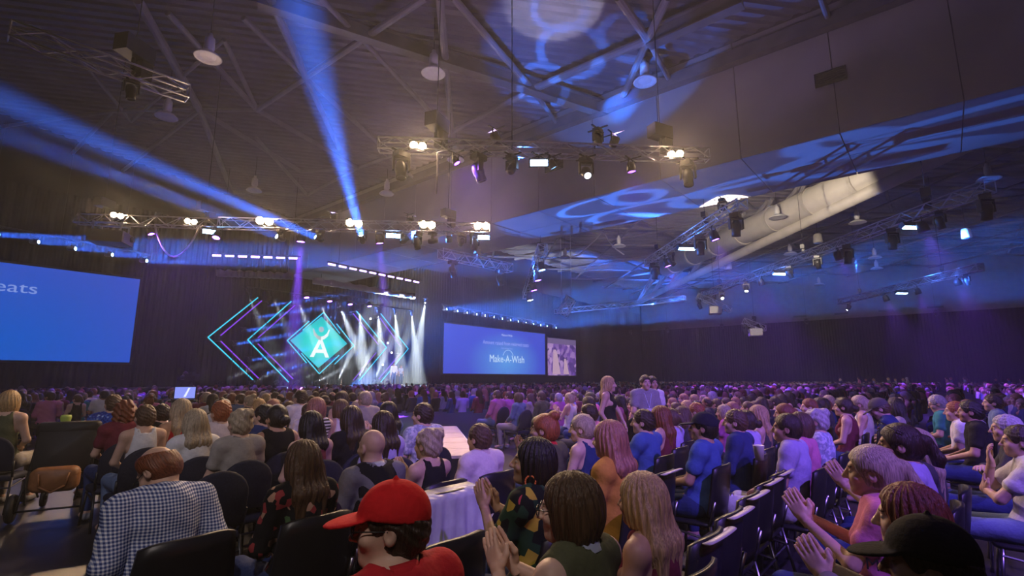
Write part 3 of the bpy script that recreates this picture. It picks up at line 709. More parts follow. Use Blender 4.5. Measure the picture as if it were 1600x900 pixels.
# video side screen
m = bpy.data.materials.new('video_picture'); m.use_nodes = True; nt = m.node_tree; nt.nodes.clear()
o = nt.nodes.new('ShaderNodeOutputMaterial'); e = nt.nodes.new('ShaderNodeEmission'); tc = nt.nodes.new('ShaderNodeTexCoord'); v = nt.nodes.new('ShaderNodeTexVoronoi'); v.inputs['Scale'].default_value = 1.6
cr = nt.nodes.new('ShaderNodeValToRGB'); els = cr.color_ramp.elements; els[0].color = (.03, .015, .1, 1); els[1].color = (.5, .32, .55, 1); els[0].position = .1; els[1].position = .95
n1 = els.new(.5); n1.color = (.14, .06, .33, 1)
nt.links.new(tc.outputs['Object'], v.inputs['Vector']); nt.links.new(v.outputs['Color'], cr.inputs[0]); nt.links.new(cr.outputs[0], e.inputs[0]); nt.links.new(e.outputs[0], o.inputs[0])
s3 = wall_screen('video_screen', 52.4, 58.9, 2.05, 6.75, m, 'small square screen showing live video of the crowd')
fg = lens_mat((.5, .33, .45), .9)
for x, top, wd in ((-1.7, .9, .55), (.6, -.2, .4)):
    MB().prism([(x - wd, -2.2), (x + wd * 2.2, -2.2), (x + wd, top - .5), (x + wd * .4, top), (x - wd * .5, top), (x - wd * .6, top - .7)], .02, Matrix.Translation((0, -.05, 0)) @ Rx).build('video_figure', fg, s3)
MB().box((0, -.04, 2.0), (6.5, .03, .7)).build('video_ceiling', lens_mat((.14, .1, .22), .9), s3)

# stage beams: top spots and floor spots
for k, (x, y) in enumerate([(386, 449), (426, 456), (464, 462), (500, 467), (530, 471), (561, 475), (590, 480), (617, 482), (643, 485), (665, 466)]):
    p = aty(x, y, 35.6); b = 1.0 if k >= 4 else (.3 if k > 1 else .1)
    moving_head(p, ((.5, -.08, -1) if k < 5 else ((.12, -.08, -1) if k < 9 else (-.25, -.1, -1))), ords[k] + ' from the left of the white spots over the stage', .6, e=E_ST * b, col=COOL, ang=14, lens=(COOL, 40), group='white spots over the stage')
for lab, a, b in (('front pipe carrying the white spots over the stage', aty(386, 449, 35.6), aty(643, 485, 35.6)), ('thin pipe carrying the violet pars over the diamond', aty(479, 460, 35.8) + Vector((0, 0, .3)), aty(577, 474, 35.8) + Vector((0, 0, .3)))):
    o = MB().tube((0, 0, .04), b - a + Vector((0, 0, .04)), .05, 8).build('lighting_pipe', M['black']); o.location = a; tag(o, lab, 'pipe')
    for fr_ in (.2, .8): MB().tube((b - a) * fr_, (b - a) * fr_ + Vector((0, 0, BZ - .05 - a.z)), .015, 5).build('hanging_wire', M['cable'], o)
for k, (x, y) in enumerate([(344, 592), (394, 592), (432, 593), (464, 593), (495, 594), (527, 595), (558, 595), (584, 595), (606, 595)]):
    p = aty(x, y, 36.6); p.z = SZ + .42
    t = empty('floor_spot', (p.x, p.y, SZ))
    aim = Vector((1.6 if k < 5 else .55, -.03, .75 if k < 5 else 1.2)).normalized()
    MB().box((0, 0, .06), (.3, .3, .1)).build('base', M['black'], t); yk = MB()
    for sg in (-1, 1): yk.box((0, sg * .16, .22), (.1, .03, .3))
    yk.build('yoke', M['black'], t); piv = Vector((0, 0, .3)); Q = Matrix.Translation(piv) @ quat_to(aim).to_matrix().to_4x4()
    MB().lathe([(0, .16), (.1, .14), (.12, 0), (.11, -.16), (.09, -.16)], 12, Q).build('head', M['black'], t, True)
    MB().lathe([(0, -.14), (.1, -.15)], 12, Q).build('lens', lens_mat(COOL, 40), t)
    add_spot(t, piv + aim * .2, aim, E_ST * (.1 if k < 4 else (.8 if k > 4 else .3)), COOL, 12)
    tag(t, ords[k] + ' from the left of the white floor spots at the stage back', 'stage light', 'floor spots at the back of the stage')
for k, (x, y) in enumerate([(420, 478), (399, 497), (381, 518), (366, 539), (390, 564), (412, 585)]):
    p = aty(x, y, 37.4)
    moving_head(p + Vector((0, 0, .3)), (1, -.15, .25), ords[k] + ' from the top of the blue beam lights among the left chevrons', .6, e=E_PEN * .4, col=BLUE, ang=6, beam=.2, lens=(ICE, 40), group='blue beam lights among the chevrons', pole=p.z + .3 - SZ)
for k, (x, y) in enumerate([(479, 460), (515, 466), (547, 471), (577, 474)]):
    par_can(aty(x, y, 35.8) + Vector((0, 0, .3)), (0, -.3, -1), ords[k] + ' from the left of the violet pars over the diamond', 1.4, e=160, col=VIO, es=50, group='violet pars over the diamond')
for k, (x, y) in enumerate([(579, 498), (594, 518), (606, 536), (612, 551), (598, 570)]):
    o = MB().lathe([(0, .09), (.06, .06), (.08, 0), (.06, -.06), (0, -.09)], 10).build('spark_lamp', lens_mat(COOL, 6)); o.location = aty(x, y, 37.6); MB().tube((0, 0, -.06), (0, 0, SZ - o.location.z), .012, 5).build('pole', M['black'], o)
    tag(o, ords[k] + ' from the top of tiny lamps among the right chevrons', 'lamp', 'tiny lamps among the right chevrons')
# header: LED strips and pale soffit borders
def strip(pts, z, n, lab):
    a, b = atz(*pts[0], z), atz(*pts[1], z); t = empty('led_strip', a); d = b - a
    MB().tube((0, 0, .12), d + Vector((0, 0, .12)), .06, 6).build('bar', M['black'], t)
    for k in range(n):
        for j in range(4):
            c = d * ((k + .12 + j * .17) / n)
            MB().box(c, (.10, .10, .10)).build('led', lens_mat((.5, .3, 1), 6), t)
    for fr_ in (.1, .9): MB().tube(d * fr_, d * fr_ + Vector((0, 0, CHAIN_TOP(a + d * fr_) - a.z)), .012, 5).build('hanging_wire', M['cable'], t)
    return tag(t, lab, 'LED strip')
strip([(331, 399), (470, 404)], 9.2, 7, 'left violet LED strip above the stage'); strip([(512, 412), (658, 442)], 9.2, 10, 'right violet LED strip above the stage')
for pts, lab in (([(338, 426), (457, 431)], 'left pale cloth border hung above the stage'), ([(492, 438), (650, 463)], 'right pale cloth border hung above the stage')):
    a, b = atz(*pts[0], 8.9), atz(*pts[1], 8.9); d = b - a; P0 = a; vs, fs = [], []
    nrm = Vector((-d.y, d.x, 0)).normalized()
    for i in range(61):
        c = d * (i / 60) + nrm * .1 * math.sin(i * 1.3); vs += [c + Vector((0, 0, .22 + .05 * math.sin(i * .8))), c + Vector((0, 0, -.22)), c + nrm * .35 + Vector((0, 0, -.22)), c + nrm * .35 + Vector((0, 0, .2))]
    for i in range(60):
        for k in range(4): fs.append((4 * i + k, 4 * i + (k + 1) % 4, 4 * i + 4 + (k + 1) % 4, 4 * i + 4 + k))
    o = MB().add(vs, fs).build('cloth_border', M['panel'], smooth=True); o.location = P0; tag(o, lab, 'drape')
# low timber-topped catwalk in the aisle
A = [atz(*p, .42) for p in ((694, 712), (668, 668), (690, 668), (708, 706))]
c = sum(A, Vector()) / 4; t = empty('catwalk', (c.x, c.y, 0)); ax = (A[2] - A[3]).normalized(); L = 5.2; Wd = 1.0
q = ax.to_track_quat('Y', 'Z').to_matrix()
MB().box((0, 0, .19), (Wd, L, .38), q).build('skirt', M['stage'], t)
for k in range(6): MB().box(q @ Vector((0, (k - 2.5) * L / 6, .40)), (Wd, L / 6 - .02, .05), q).build('deck_board', M['timber'], t)
MB().box(q @ Vector((Wd / 2 + .01, 0, .40)), (.03, L, .05), q).build('edge_trim', M['white'], t)
tag(t, 'low black platform with pale timber top in the aisle', 'platform')

# ---------------------------------------------------------------- organic modelling: signed distance fields turned into quads
def axis(segs):
    out = []
    for a, b, st in segs:
        n = max(1, int(round((b - a) / st))); out += list(np.linspace(a, b, n, endpoint=False))
    out.append(segs[-1][1]); return np.array(out, dtype=np.float32)
def axis3(lo, hi, flo, fhi, coarse, fine):
    flo = max(lo, flo); fhi = min(hi, fhi); s = []
    if flo - lo > .5 * coarse: s.append((lo, flo, coarse))
    else: flo = lo
    if hi - fhi > .5 * coarse: s += [(flo, fhi, fine), (fhi, hi, coarse)]
    else: s.append((flo, hi, fine))
    return axis(s)
class Field:
    def __init__(s, xs, ys, zs):
        s.ax = (xs, ys, zs); s.f = np.full((len(xs), len(ys), len(zs)), .5, np.float32); s.off = 0.0
    def reg(s, lo, hi):
        sl = []; P = []
        for a, l, h in zip(s.ax, lo, hi):
            i = max(0, int(np.searchsorted(a, l)) - 1); j = min(len(a), int(np.searchsorted(a, h)) + 1)
            if j - i < 1: return None
            sl.append(slice(i, j)); P.append(a[i:j])
        return tuple(sl), P[0][:, None, None], P[1][None, :, None], P[2][None, None, :]
    def uni(s, sl, d, k):
        f = s.f[sl]; d = d - s.off
        h = np.maximum(k - np.abs(f - d), 0) / k
        s.f[sl] = np.minimum(f, d) - h * h * k * .25
    def cone(s, a, b, ra, rb, k=.03):
        a = np.asarray(a, np.float32); b = np.asarray(b, np.float32); R = max(ra, rb) + k + s.off + .04
        r = s.reg(np.minimum(a, b) - R, np.maximum(a, b) + R)
        if r is None: return
        sl, X, Y, Z = r; ab = b - a; L = float(ab @ ab) + 1e-9
        x, y, z = X - a[0], Y - a[1], Z - a[2]
        t = np.clip((x * ab[0] + y * ab[1] + z * ab[2]) / L, 0, 1)
        d = np.sqrt((x - t * ab[0]) ** 2 + (y - t * ab[1]) ** 2 + (z - t * ab[2]) ** 2) - (ra + t * (rb - ra))
        s.uni(sl, d.astype(np.float32), k)
    def _ell(s, c, r, R, pad):
        c = np.asarray(c, np.float32); m = max(r) + pad + s.off + .04; g = s.reg(c - m, c + m)
        if g is None: return None
        sl, X, Y, Z = g; x, y, z = X - c[0], Y - c[1], Z - c[2]
        if R is not None:
            R = np.asarray(R, np.float32)
            x, y, z = (R[0, 0] * x + R[1, 0] * y + R[2, 0] * z, R[0, 1] * x + R[1, 1] * y + R[2, 1] * z, R[0, 2] * x + R[1, 2] * y + R[2, 2] * z)
        k0 = np.sqrt((x / r[0]) ** 2 + (y / r[1]) ** 2 + (z / r[2]) ** 2) + 1e-6
        k1 = np.sqrt((x / r[0] ** 2) ** 2 + (y / r[1] ** 2) ** 2 + (z / r[2] ** 2) ** 2) + 1e-6
        return sl, (k0 * (k0 - 1) / k1).astype(np.float32)
    def ell(s, c, r, k=.03, R=None):
        g = s._ell(c, r, R, k)
        if g: s.uni(g[0], g[1], k)
    def sub(s, c, r, k=.01, R=None):
        g = s._ell(c, r, R, k)
        if not g: return
        sl, d = g; f = s.f[sl]; d = -d; h = np.maximum(k - np.abs(f - d), 0) / k
        s.f[sl] = np.maximum(f, d) + h * h * k * .25
    def cut(s, c, n):          # removes the half space on the side of n
        c = np.asarray(c, np.float32); n = np.asarray(n, np.float32); n = n / np.linalg.norm(n); X, Y, Z = s.ax
        d = (X[:, None, None] - c[0]) * n[0] + (Y[None, :, None] - c[1]) * n[1] + (Z[None, None, :] - c[2]) * n[2]
        s.f = np.maximum(s.f, d)
    def wave(s, amp, fr, seed=0):
        X, Y, Z = s.ax; X = X[:, None, None]; Y = Y[None, :, None]; Z = Z[None, None, :]
        w = np.sin(fr * (X * .9 + Z * .7) + seed + 1.3 * np.sin(fr * .5 * Y + seed)) * np.sin(fr * (.8 * Z - .6 * Y) + 2 * seed + np.sin(fr * .6 * X))
        s.f = s.f + (amp * w).astype(np.float32)
    def surf(s):
        f = s.f; ins = f < 0; xs, ys, zs = s.ax
        c8 = [ins[i:i + ins.shape[0] - 1, j:j + ins.shape[1] - 1, k:k + ins.shape[2] - 1] for i in (0, 1) for j in (0, 1) for k in (0, 1)]
        an = c8[0] | c8[1] | c8[2] | c8[3] | c8[4] | c8[5] | c8[6] | c8[7]; al = c8[0] & c8[1] & c8[2] & c8[3] & c8[4] & c8[5] & c8[6] & c8[7]
        act = an & ~al; I, J, K = np.nonzero(act); n = len(I)
        idx = np.full(act.shape, -1, np.int32); idx[I, J, K] = np.arange(n)
        acc = np.zeros((n, 3), np.float32); cnt = np.zeros(n, np.float32)
        cor = [(i, j, k) for i in (0, 1) for j in (0, 1) for k in (0, 1)]
        val = {c: f[I + c[0], J + c[1], K + c[2]] for c in cor}
        pos = {c: np.stack((xs[I + c[0]], ys[J + c[1]], zs[K + c[2]]), 1) for c in cor}
        for a in cor:
            for axn in range(3):
                if a[axn]: continue
                b = list(a); b[axn] = 1; b = tuple(b); va, vb = val[a], val[b]; m = (va < 0) != (vb < 0)
                if not m.any(): continue
                t = (va[m] / (va[m] - vb[m]))[:, None]; acc[m] += pos[a][m] * (1 - t) + pos[b][m] * t; cnt[m] += 1
        v = acc / np.maximum(cnt, 1)[:, None]; quads = []
        for axn in range(3):
            o1, o2 = [(1, 2), (2, 0), (0, 1)][axn]
            a = ins.take(range(0, ins.shape[axn] - 1), axn); b = ins.take(range(1, ins.shape[axn]), axn)
            E = np.stack(np.nonzero(a != b), 1)
            if not len(E): continue
            ok = (E[:, o1] > 0) & (E[:, o2] > 0) & (E[:, o1] < ins.shape[o1] - 1) & (E[:, o2] < ins.shape[o2] - 1); E = E[ok]
            fl = a[tuple(E.T)]
            q = []
            for d1, d2 in ((-1, -1), (0, -1), (0, 0), (-1, 0)):
                e = E.copy(); e[:, o1] += d1; e[:, o2] += d2; q.append(idx[tuple(e.T)])
            q = np.stack(q, 1); q[~fl] = q[~fl][:, ::-1]; quads.append(q)
        q = np.concatenate(quads) if quads else np.zeros((0, 4), np.int32)
        q = q[(q >= 0).all(1)]
        return v, q

def np_mesh(name, v, q, smooth=True, col=None):
    me = bpy.data.meshes.new(name); me.vertices.add(len(v)); me.vertices.foreach_set('co', np.ascontiguousarray(v, np.float32).ravel())
    me.loops.add(len(q) * 4); me.loops.foreach_set('vertex_index', np.ascontiguousarray(q, np.int32).ravel())
    me.polygons.add(len(q)); me.polygons.foreach_set('loop_start', np.arange(0, len(q) * 4, 4, dtype=np.int32))
    try: me.polygons.foreach_set('loop_total', np.full(len(q), 4, np.int32))
    except Exception: pass
    me.update(calc_edges=True)
    if smooth: me.shade_smooth()
    if col is not None:
        a = me.color_attributes.new('tone', 'FLOAT_COLOR', 'POINT'); a.data.foreach_set('color', np.ascontiguousarray(col, np.float32).ravel())
    return me
def rot(yaw=0, pitch=0, roll=0):     # yaw left positive, pitch down positive
    return np.array((Matrix.Rotation(yaw, 3, 'Z') @ Matrix.Rotation(-pitch, 3, 'X') @ Matrix.Rotation(roll, 3, 'Y')))

# ---------------------------------------------------------------- the human figure
def lerp(a, b, t): return tuple(a[i] + (b[i] - a[i]) * t for i in range(3))
def joints(pose='lap', fem=False, lean=0.0, head=(0, 0, 0), sitting=True, build=1.0):
    sw = (.150 if fem else .178) * (.9 + .1 * build)
    J = dict(pel=(0, -.02, .53), wai=(0, -.055, .72), che=(0, -.075, .92), nek=(0, -.07, 1.075), hed=(0, -.035, 1.20))
    for s, n in ((1, 'R'), (-1, 'L')):
        J['sho' + n] = (s * sw, -.08, 1.025); J['hip' + n] = (s * .09, 0, .53); J['kne' + n] = (s * .12, .44, .53); J['ank' + n] = (s * .12, .40, .09); J['toe' + n] = (s * .14, .53, .045)
        J['elb' + n] = (s * (sw + .06), -.02, .77); J['wri' + n] = (s * .08, .21, .68)
        if pose == 'clap': J['elb' + n] = (s * (sw + .05), .06, .80); J['wri' + n] = (s * .05, .27, .93)
        if pose == 'fold': J['elb' + n] = (s * (sw + .05), .06, .80); J['wri' + n] = (-s * .09, .16, .84 + .02 * s)
        if pose == 'chin': J['elb' + n] = (s * (sw - .02), .20, .80) if s > 0 else (s * sw, .14, .78); J['wri' + n] = (.05, .15, 1.02) if s > 0 else (.08, .2, .80)
        if pose == 'side': J['elb' + n] = (s * (sw + .07), -.10, .77); J['wri' + n] = (s * (sw + .04), .10, .66)
    if not sitting:
        dz = .42
        for k in list(J):
            x, y, z = J[k]
            if k[:3] in ('kne', 'ank', 'toe'): continue
            J[k] = (x, y + .03, z + dz)
        for s, n in ((1, 'R'), (-1, 'L')):
            J['kne' + n] = (s * .10, .03, .50); J['ank' + n] = (s * .11, -.02, .09); J['toe' + n] = (s * .13, .12, .045)
            J['elb' + n] = (s * (sw + .06), -.05, 1.17); J['wri' + n] = (s * (sw + .05), .05, .94)
            if pose == 'clap': J['elb' + n] = (s * (sw + .05), .08, 1.22); J['wri' + n] = (s * .05, .28, 1.28)
            if pose == 'hand': J['wri' + n] = (s * .05 + .03, .24, 1.12); J['elb' + n] = (s * (sw + .06), .0, 1.16)
            if pose == 'walk':
                J['kne' + n] = (s * .09, .10 * s + .06, .51); J['ank' + n] = (s * .09, .24 * s - .04, .10 + (.05 if s < 0 else 0)); J['toe' + n] = (s * .1, .24 * s + .1, .05)
                J['elb' + n] = (s * (sw + .05), -.12 * s, 1.18); J['wri' + n] = (s * (sw + .03), -.10 * s + .10, 1.0)
    if lean:
        c = J['pel']
        ca, sa = math.cos(lean), math.sin(lean)
        for k in list(J):
            if k[:3] in ('wai', 'che', 'nek', 'hed', 'sho', 'elb', 'wri'):
                x, y, z = J[k]; y -= c[1]; z -= c[2]; J[k] = (x, c[1] + y * ca + z * sa, c[2] - y * sa + z * ca)
    J['R'] = rot(head[0], head[1] + lean * .6, head[2]); J['fem'] = fem; J['build'] = build; J['sw'] = sw; J['sit'] = sitting
    return J
def add_torso(F, J, o=0.0):
    F.off = o; b = J['build']; fem = J['fem']; k = .06
    F.ell(J['che'], (J['sw'] * .88 * (1 + .1 * (b - 1)), .108 * b, .19), k); F.ell(J['wai'], (.128 * b if fem else .142 * b, .10 * b, .15), k)
    F.ell(lerp(J['pel'], J['wai'], .18), (.168 * b, .125 * b, .12), k)
    for n in 'RL': F.cone(lerp(J['nek'], J['sho' + n], .25), J['sho' + n], .055, .058, .05)
    if fem:
        for s in (-1, 1): c = J['che']; F.ell((c[0] + s * .07, c[1] + .085, c[2] - .02), (.06, .055, .06), .04)
    F.off = 0
def add_arms(F, J, o=0.0, upto=2.0, k=.03):
    F.off = o
    for n in 'RL':
        a, b, c = J['sho' + n], J['elb' + n], J['wri' + n]; g = .9 if J['fem'] else 1.0
        F.cone(a, lerp(a, b, min(1, upto)), .054 * g, (.054 + (.041 - .054) * min(1, upto)) * g, k)
        if upto > 1: F.cone(b, lerp(b, c, min(1, upto - 1)), .041 * g, (.041 - .014 * min(1, upto - 1)) * g, .02)
    F.off = 0
def add_legs(F, J, o=0.0, upto=2.0):
    F.off = o; b = .6 + .4 * J['build']
    for n in 'RL':
        F.cone(J['hip' + n], J['kne' + n], .092 * b, .06, .05)
        if upto > 1: F.cone(J['kne' + n], lerp(J['kne' + n], J['ank' + n], min(1, upto - 1)), .058, .04, .03)
    F.off = 0
def hp(J, p): return np.asarray(J['hed']) + J['R'] @ np.asarray(p, float)
def add_head(F, J):
    R = J['R']; e = lambda c, r, k=.02: F.ell(hp(J, c), r, k, R)
    j = .94 if J['fem'] else 1.0
    e((0, -.012, .035), (.077, .097, .092)); e((0, .022, -.03), (.062 * j, .076, .085), .03); e((0, .07, -.088), (.026 * j, .022, .02), .03)
    F.cone(hp(J, (0, -.03, -.06)), J['nek'], .052 * j, .058 * j, .03)
    for s in (-1, 1): e((s * .04, .066, -.022), (.024, .022, .02), .025)
    F.cone(hp(J, (-.03, .083, .03)), hp(J, (.03, .083, .03)), .011, .011, .02)
    for s in (-1, 1): F.sub(hp(J, (s * .031, .104, .008)), (.017, .014, .011), .012, R)
    F.cone(hp(J, (0, .094, .018)), hp(J, (0, .116, -.022)), .008, .0125, .012)
    for s in (-1, 1): e((s * .012, .104, -.026), (.008, .009, .007), .008)
    for s in (-1, 1): e((s * .030, .0825, .007), (.0125, .0125, .0105), .004)
    F.cone(hp(J, (-.018, .089, -.049)), hp(J, (.018, .089, -.049)), .007, .007, .006); F.cone(hp(J, (-.015, .088, -.060)), hp(J, (.015, .088, -.060)), .008, .008, .006)
    for s in (-1, 1):
        e((s * .079, -.008, -.002), (.011, .021, .032), .008); F.sub(hp(J, (s * .090, -.002, .002)), (.008, .011, .018), .004, R)
def face_tone(v, J):
    """vertex tints of the face: lips, brows, eyes; r multiplies skin, g = dark, b = eye white"""
    p = (v - np.asarray(J['hed'], np.float32)) @ J['R']; c = np.zeros((len(v), 4), np.float32); c[:, 3] = 1
    x, y, z = np.abs(p[:, 0]), p[:, 1], p[:, 2]; near = (np.abs(p) < .2).all(1)
    c[:, 0] = near * np.clip(1 - ((x / .025) ** 2 + ((z + .054) / .013) ** 2), 0, 1) * (y > .075)
    eye = near * (y > .078); c[:, 2] = eye * (((x - .030) / .014) ** 2 + ((z - .006) / .006) ** 2 < 1)
    c[:, 1] = eye * ((((x - .030) / .006) ** 2 + ((z - .007) / .007) ** 2 < 1) | ((np.abs(x - .031) < .02) & (np.abs(z - .030 - -(x - .03) * .08) < .0042)))
    return c
HAND = {}
def hand_mesh(curl=.5, fine=.0042):
    key = (curl, fine)
    if key in HAND: return HAND[key]
    F = Field(axis([(-.075, .075, fine)]), axis([(-.03, .2, fine)]), axis([(-.085, .035, fine)]))
    F.cone((0, -.02, 0), (0, .02, 0), .026, .027, .02); F.ell((0, .055, -.002), (.040, .048, .015), .02)
    for x0, L, sp in ((-.029, .060, -.10), (-.010, .076, -.03), (.010, .080, .03), (.029, .072, .10)):
        p = Vector((x0, .088, 0)); a = curl * .55; d = Vector((math.sin(sp), 1, 0)); r = .0095
        F.cone((x0 * .8, .05, 0), p, .011, r, .012)
        for k, f in enumerate((.45, .32, .23)):
            q = p + Vector((math.sin(sp) * math.cos(a), math.cos(a), -math.sin(a))) * L * f; F.cone(p, q, r, r * .93, .004); p = q; a += curl * .75; r *= .93
    p = Vector((.030, .025, -.005))
    for q, r0, r1 in (((.056, .052, -.016), .015, .012), ((.062, .082, -.024), .012, .0095)): F.cone(p, q, r0, r1, .01); p = Vector(q)
    HAND[key] = F.surf(); return HAND[key]
def hands_for(J, curl, fine, palms=False):
    vs, qs, n = [], [], 0
    for nme, s in (('R', 1), ('L', -1)):
        v, q = hand_mesh(curl, fine); v = v.copy(); q = q.copy()
        w = Vector(J['wri' + nme]); d = (w - Vector(J['elb' + nme])).normalized()
        if palms == 'clap': d = (d * .35 + Vector((0, .45, .9))).normalized(); nz = Vector((s, 0, 0))
        elif palms == 'chin': d = Vector((-.25 * s, .1, 1)).normalized(); nz = Vector((0, 1, 0))
        else: nz = Vector((s * .25, 0, 1))
        xx = d.cross(nz).normalized(); zz = xx.cross(d)
        if s * 1 > 0: v[:, 0] *= -1; q = q[:, ::-1]
        B = np.array(((xx.x, d.x, zz.x), (xx.y, d.y, zz.y), (xx.z, d.z, zz.z)), np.float32)
        v = v @ B.T + np.array(w, np.float32)[None] ; vs.append(v); qs.append(q + n); n += len(v)
    return np.concatenate(vs), np.concatenate(qs)
def person_field(J, coarse, fine, lo=None, hi=None):
    H = J['hed']; top = H[2] + .17
    lo = lo or (-.36, -.30, 0.0); hi = hi or (.36, .68, top)
    ymin = min(J[k][1] for k in ('hed', 'pel', 'ankL', 'ankR')) - .22; ymax = max(J[k][1] for k in ('hed', 'toeL', 'toeR', 'wriL', 'wriR')) + .16
    return Field(axis3(lo[0], hi[0], H[0] - .11, H[0] + .11, coarse, fine), axis3(min(lo[1], ymin), ymax, H[1] - .14, H[1] + .15, coarse, fine), axis3(lo[2], top, H[2] - .14, top, coarse, fine))
def make_body(name, J, coarse=.014, fine=.0055, curl=.5, palms=False, hfine=.0042):
    F = person_field(J, coarse, fine); add_torso(F, J); add_arms(F, J, 0, 2.0); add_legs(F, J, 0, 2.0); add_head(F, J)
    for n in 'RL': F.cone(J['ank' + n], J['toe' + n], .04, .034, .02)
    v, q = F.surf(); hv, hq = hands_for(J, curl, hfine, palms)
    v = np.concatenate((v, hv)); q = np.concatenate((q, hq + (len(v) - len(hv))))
    me = np_mesh(name, v, q, True, face_tone(v, J)); me.materials.append(M['skin']); return me
def make_top(name, J, kind, coarse=.013, seed=0, mat='cloth', off=.013):
    """kind: tank, tee, long, vest"""
    F = Field(axis([(-.36, .36, coarse)]), axis([(-.36, .50, coarse)]) if J['sit'] else axis([(-.3, .42, coarse)]), axis([(J['pel'][2] - .13, J['nek'][2] + .07, coarse)]))
    add_torso(F, J, off)
    F.off = off + .004
    F.off = 0
    if kind in ('tee', 'long'): add_arms(F, J, off + .008, .58 if kind == 'tee' else 1.93, .035)
    F.wave(.0045, 34, seed)
    nk = Vector(J['nek']); up = (nk - Vector(J['che'])).normalized()
    wN = {'tank': .098, 'vest': .085, 'tee': .078, 'long': .070}[kind]; lo = {'tank': -.005, 'vest': .03, 'tee': .045, 'long': .06}[kind]
    F.sub(nk + up * lo, (wN, wN * .95, .065), .01); F.sub(nk + up * (lo + .07), (wN, wN, .07), .01)
    if kind in ('tank', 'vest'):
        for n, s in (('R', 1), ('L', -1)): p = Vector(J['sho' + n]); F.cut(p + Vector((s * (-.045 if kind == 'tank' else .004), 0, 0)), (s, 0, .12))
    v, q = F.surf(); me = np_mesh(name, v, q); me.materials.append(M[mat]); return me
def make_collar(name, J, mat='cloth'):
    mb = MB(); nk = Vector(J['nek']); up = (Vector(J['hed']) - nk).normalized(); q = up.to_track_quat('Z', 'Y'); n = 20
    prof = [(.066, -.02), (.071, .03), (.083, .012), (.088, -.015)]
    mb.lathe(prof, n, Matrix.Translation(nk) @ q.to_matrix().to_4x4()); me = mb.mesh(name, True); me.materials.append(M[mat]); return me
def make_trousers(name, J, coarse=.017, upto=1.9, seed=0):
    zlo = 0.02; F = Field(axis([(-.30, .30, coarse)]), axis([(-.24, .62, coarse)]) if J['sit'] else axis([(-.34, .44, coarse)]), axis([(zlo, J['pel'][2] + .16, coarse)]))
    add_legs(F, J, .012, upto); F.off = .010; F.ell(lerp(J['pel'], J['wai'], .18), (.168 * J['build'], .125 * J['build'], .12), .05); F.off = 0
    F.wave(.003, 30, seed); F.cut((0, 0, J['pel'][2] + .10), (0, 0, 1)); v, q = F.surf(); me = np_mesh(name, v, q); me.materials.append(M['cloth']); return me
def make_shoe():        # ankle at the origin, toe forward
    F = Field(axis([(-.08, .10, .012)]), axis([(-.09, .24, .012)]), axis([(-.095, .05, .012)]))
    F.cone((0, -.01, -.04), (.015, .16, -.048), .05, .043, .02); F.cut((0, 0, -.087), (0, 0, -1)); F.cut((0, 0, .03), (0, 0, 1))
    v, q = F.surf(); me = np_mesh('shoe', v, q); me.materials.append(M['cloth']); return me

# hair in the frame of the head
def make_hair(style, step=.0065, seed=0):
    zl = {'long': -.46, 'longer': -.52, 'mid': -.26, 'pony': -.30, 'bob': -.17, 'curly': -.26}.get(style, -.13)
    F = Field(axis([(-.2, .2, step)]), axis([(-.24, .14, step)]), axis([(zl - .03, .22, step)]))
    o = .013 if style in ('short', 'fade', 'ring', 'bald', 'buzz') else .018
    F.ell((0, -.016, .036), (.077 + o, .097 + o, .092 + o), .02)
    F.ell((0, -.045, -.01), (.073 + o, .07 + o, .085), .03)
    if style in ('bob', 'mid', 'long', 'longer', 'curly'):
        for s in (-1, 1): F.ell((s * .068, -.012, -.03), (.034, .062, .085 if style != 'bob' else .095), .03)
        F.ell((0, -.06, -.05), (.085, .05, .085), .03)
    if style in ('mid', 'long', 'longer'):
        zb = zl + .03
        for s, x in ((-1, .06), (1, .06), (0, 0)):
            F.cone((s * x, -.065, -.04), (s * x * 1.15, -.105, -.16), .048, .050, .03); F.cone((s * x * 1.15, -.105, -.16), (s * x * .9, -.115, zb), .050, .022, .03)
    if style == 'pony':
        F.ell((0, -.13, .04), (.03, .035, .035), .02); F.cone((0, -.14, .04), (0, -.185, -.06), .032, .036, .02); F.cone((0, -.185, -.06), (.01, -.17, -.24), .036, .012, .02)
    if style == 'bun': F.ell((0, -.09, .125), (.052, .05, .045), .012)
    if style == 'lowbun': F.ell((0, -.145, -.01), (.055, .045, .05), .012)
    if style == 'messy': F.ell((.01, -.10, .10), (.055, .05, .05), .02); F.wave(.007, 70, seed)
    if style == 'curly': F.wave(.018, 70, seed)
    elif style in ('mid', 'long', 'longer', 'bob'):
        X, Y, Z = F.ax; a = np.arctan2(X[:, None, None], -(Y[None, :, None] + .01)); F.f += (.0035 * np.sin(a * 22 + 2 * np.sin(Z[None, None, :] * 14 + seed))).astype(np.float32)
    elif style in ('short', 'quiff'): F.wave(.005, 120, seed)
    # face opening
    if style in ('short', 'fade', 'buzz', 'quiff', 'bun', 'lowbun', 'pony', 'messy'):
        F.sub((0, .135, -.055), (.12, .115, .135), .012)
        for s in (-1, 1): F.sub((s * .115, .02, -.03), (.05, .075, .062), .01)
        F.cut((0, -.08, -.085), (0, .25, -1))
    elif style in ('ring', 'bald'):
        F.sub((0, .135, -.02), (.12, .14, .16), .012); F.sub((0, -.06, .125), (.074, .115, .098), .012)
        for s in (-1, 1): F.sub((s * .115, .02, -.03), (.05, .065, .06), .01)
        F.cut((0, -.08, -.085), (0, .25, -1))
    else:
        F.sub((0, .14, -.055), (.073, .125, .14), .012); F.sub((0, .125, -.25), (.16, .12, .20), .02)
    v, q = F.surf(); me = np_mesh('hair', v, q); me.materials.append(M['hair']); return me
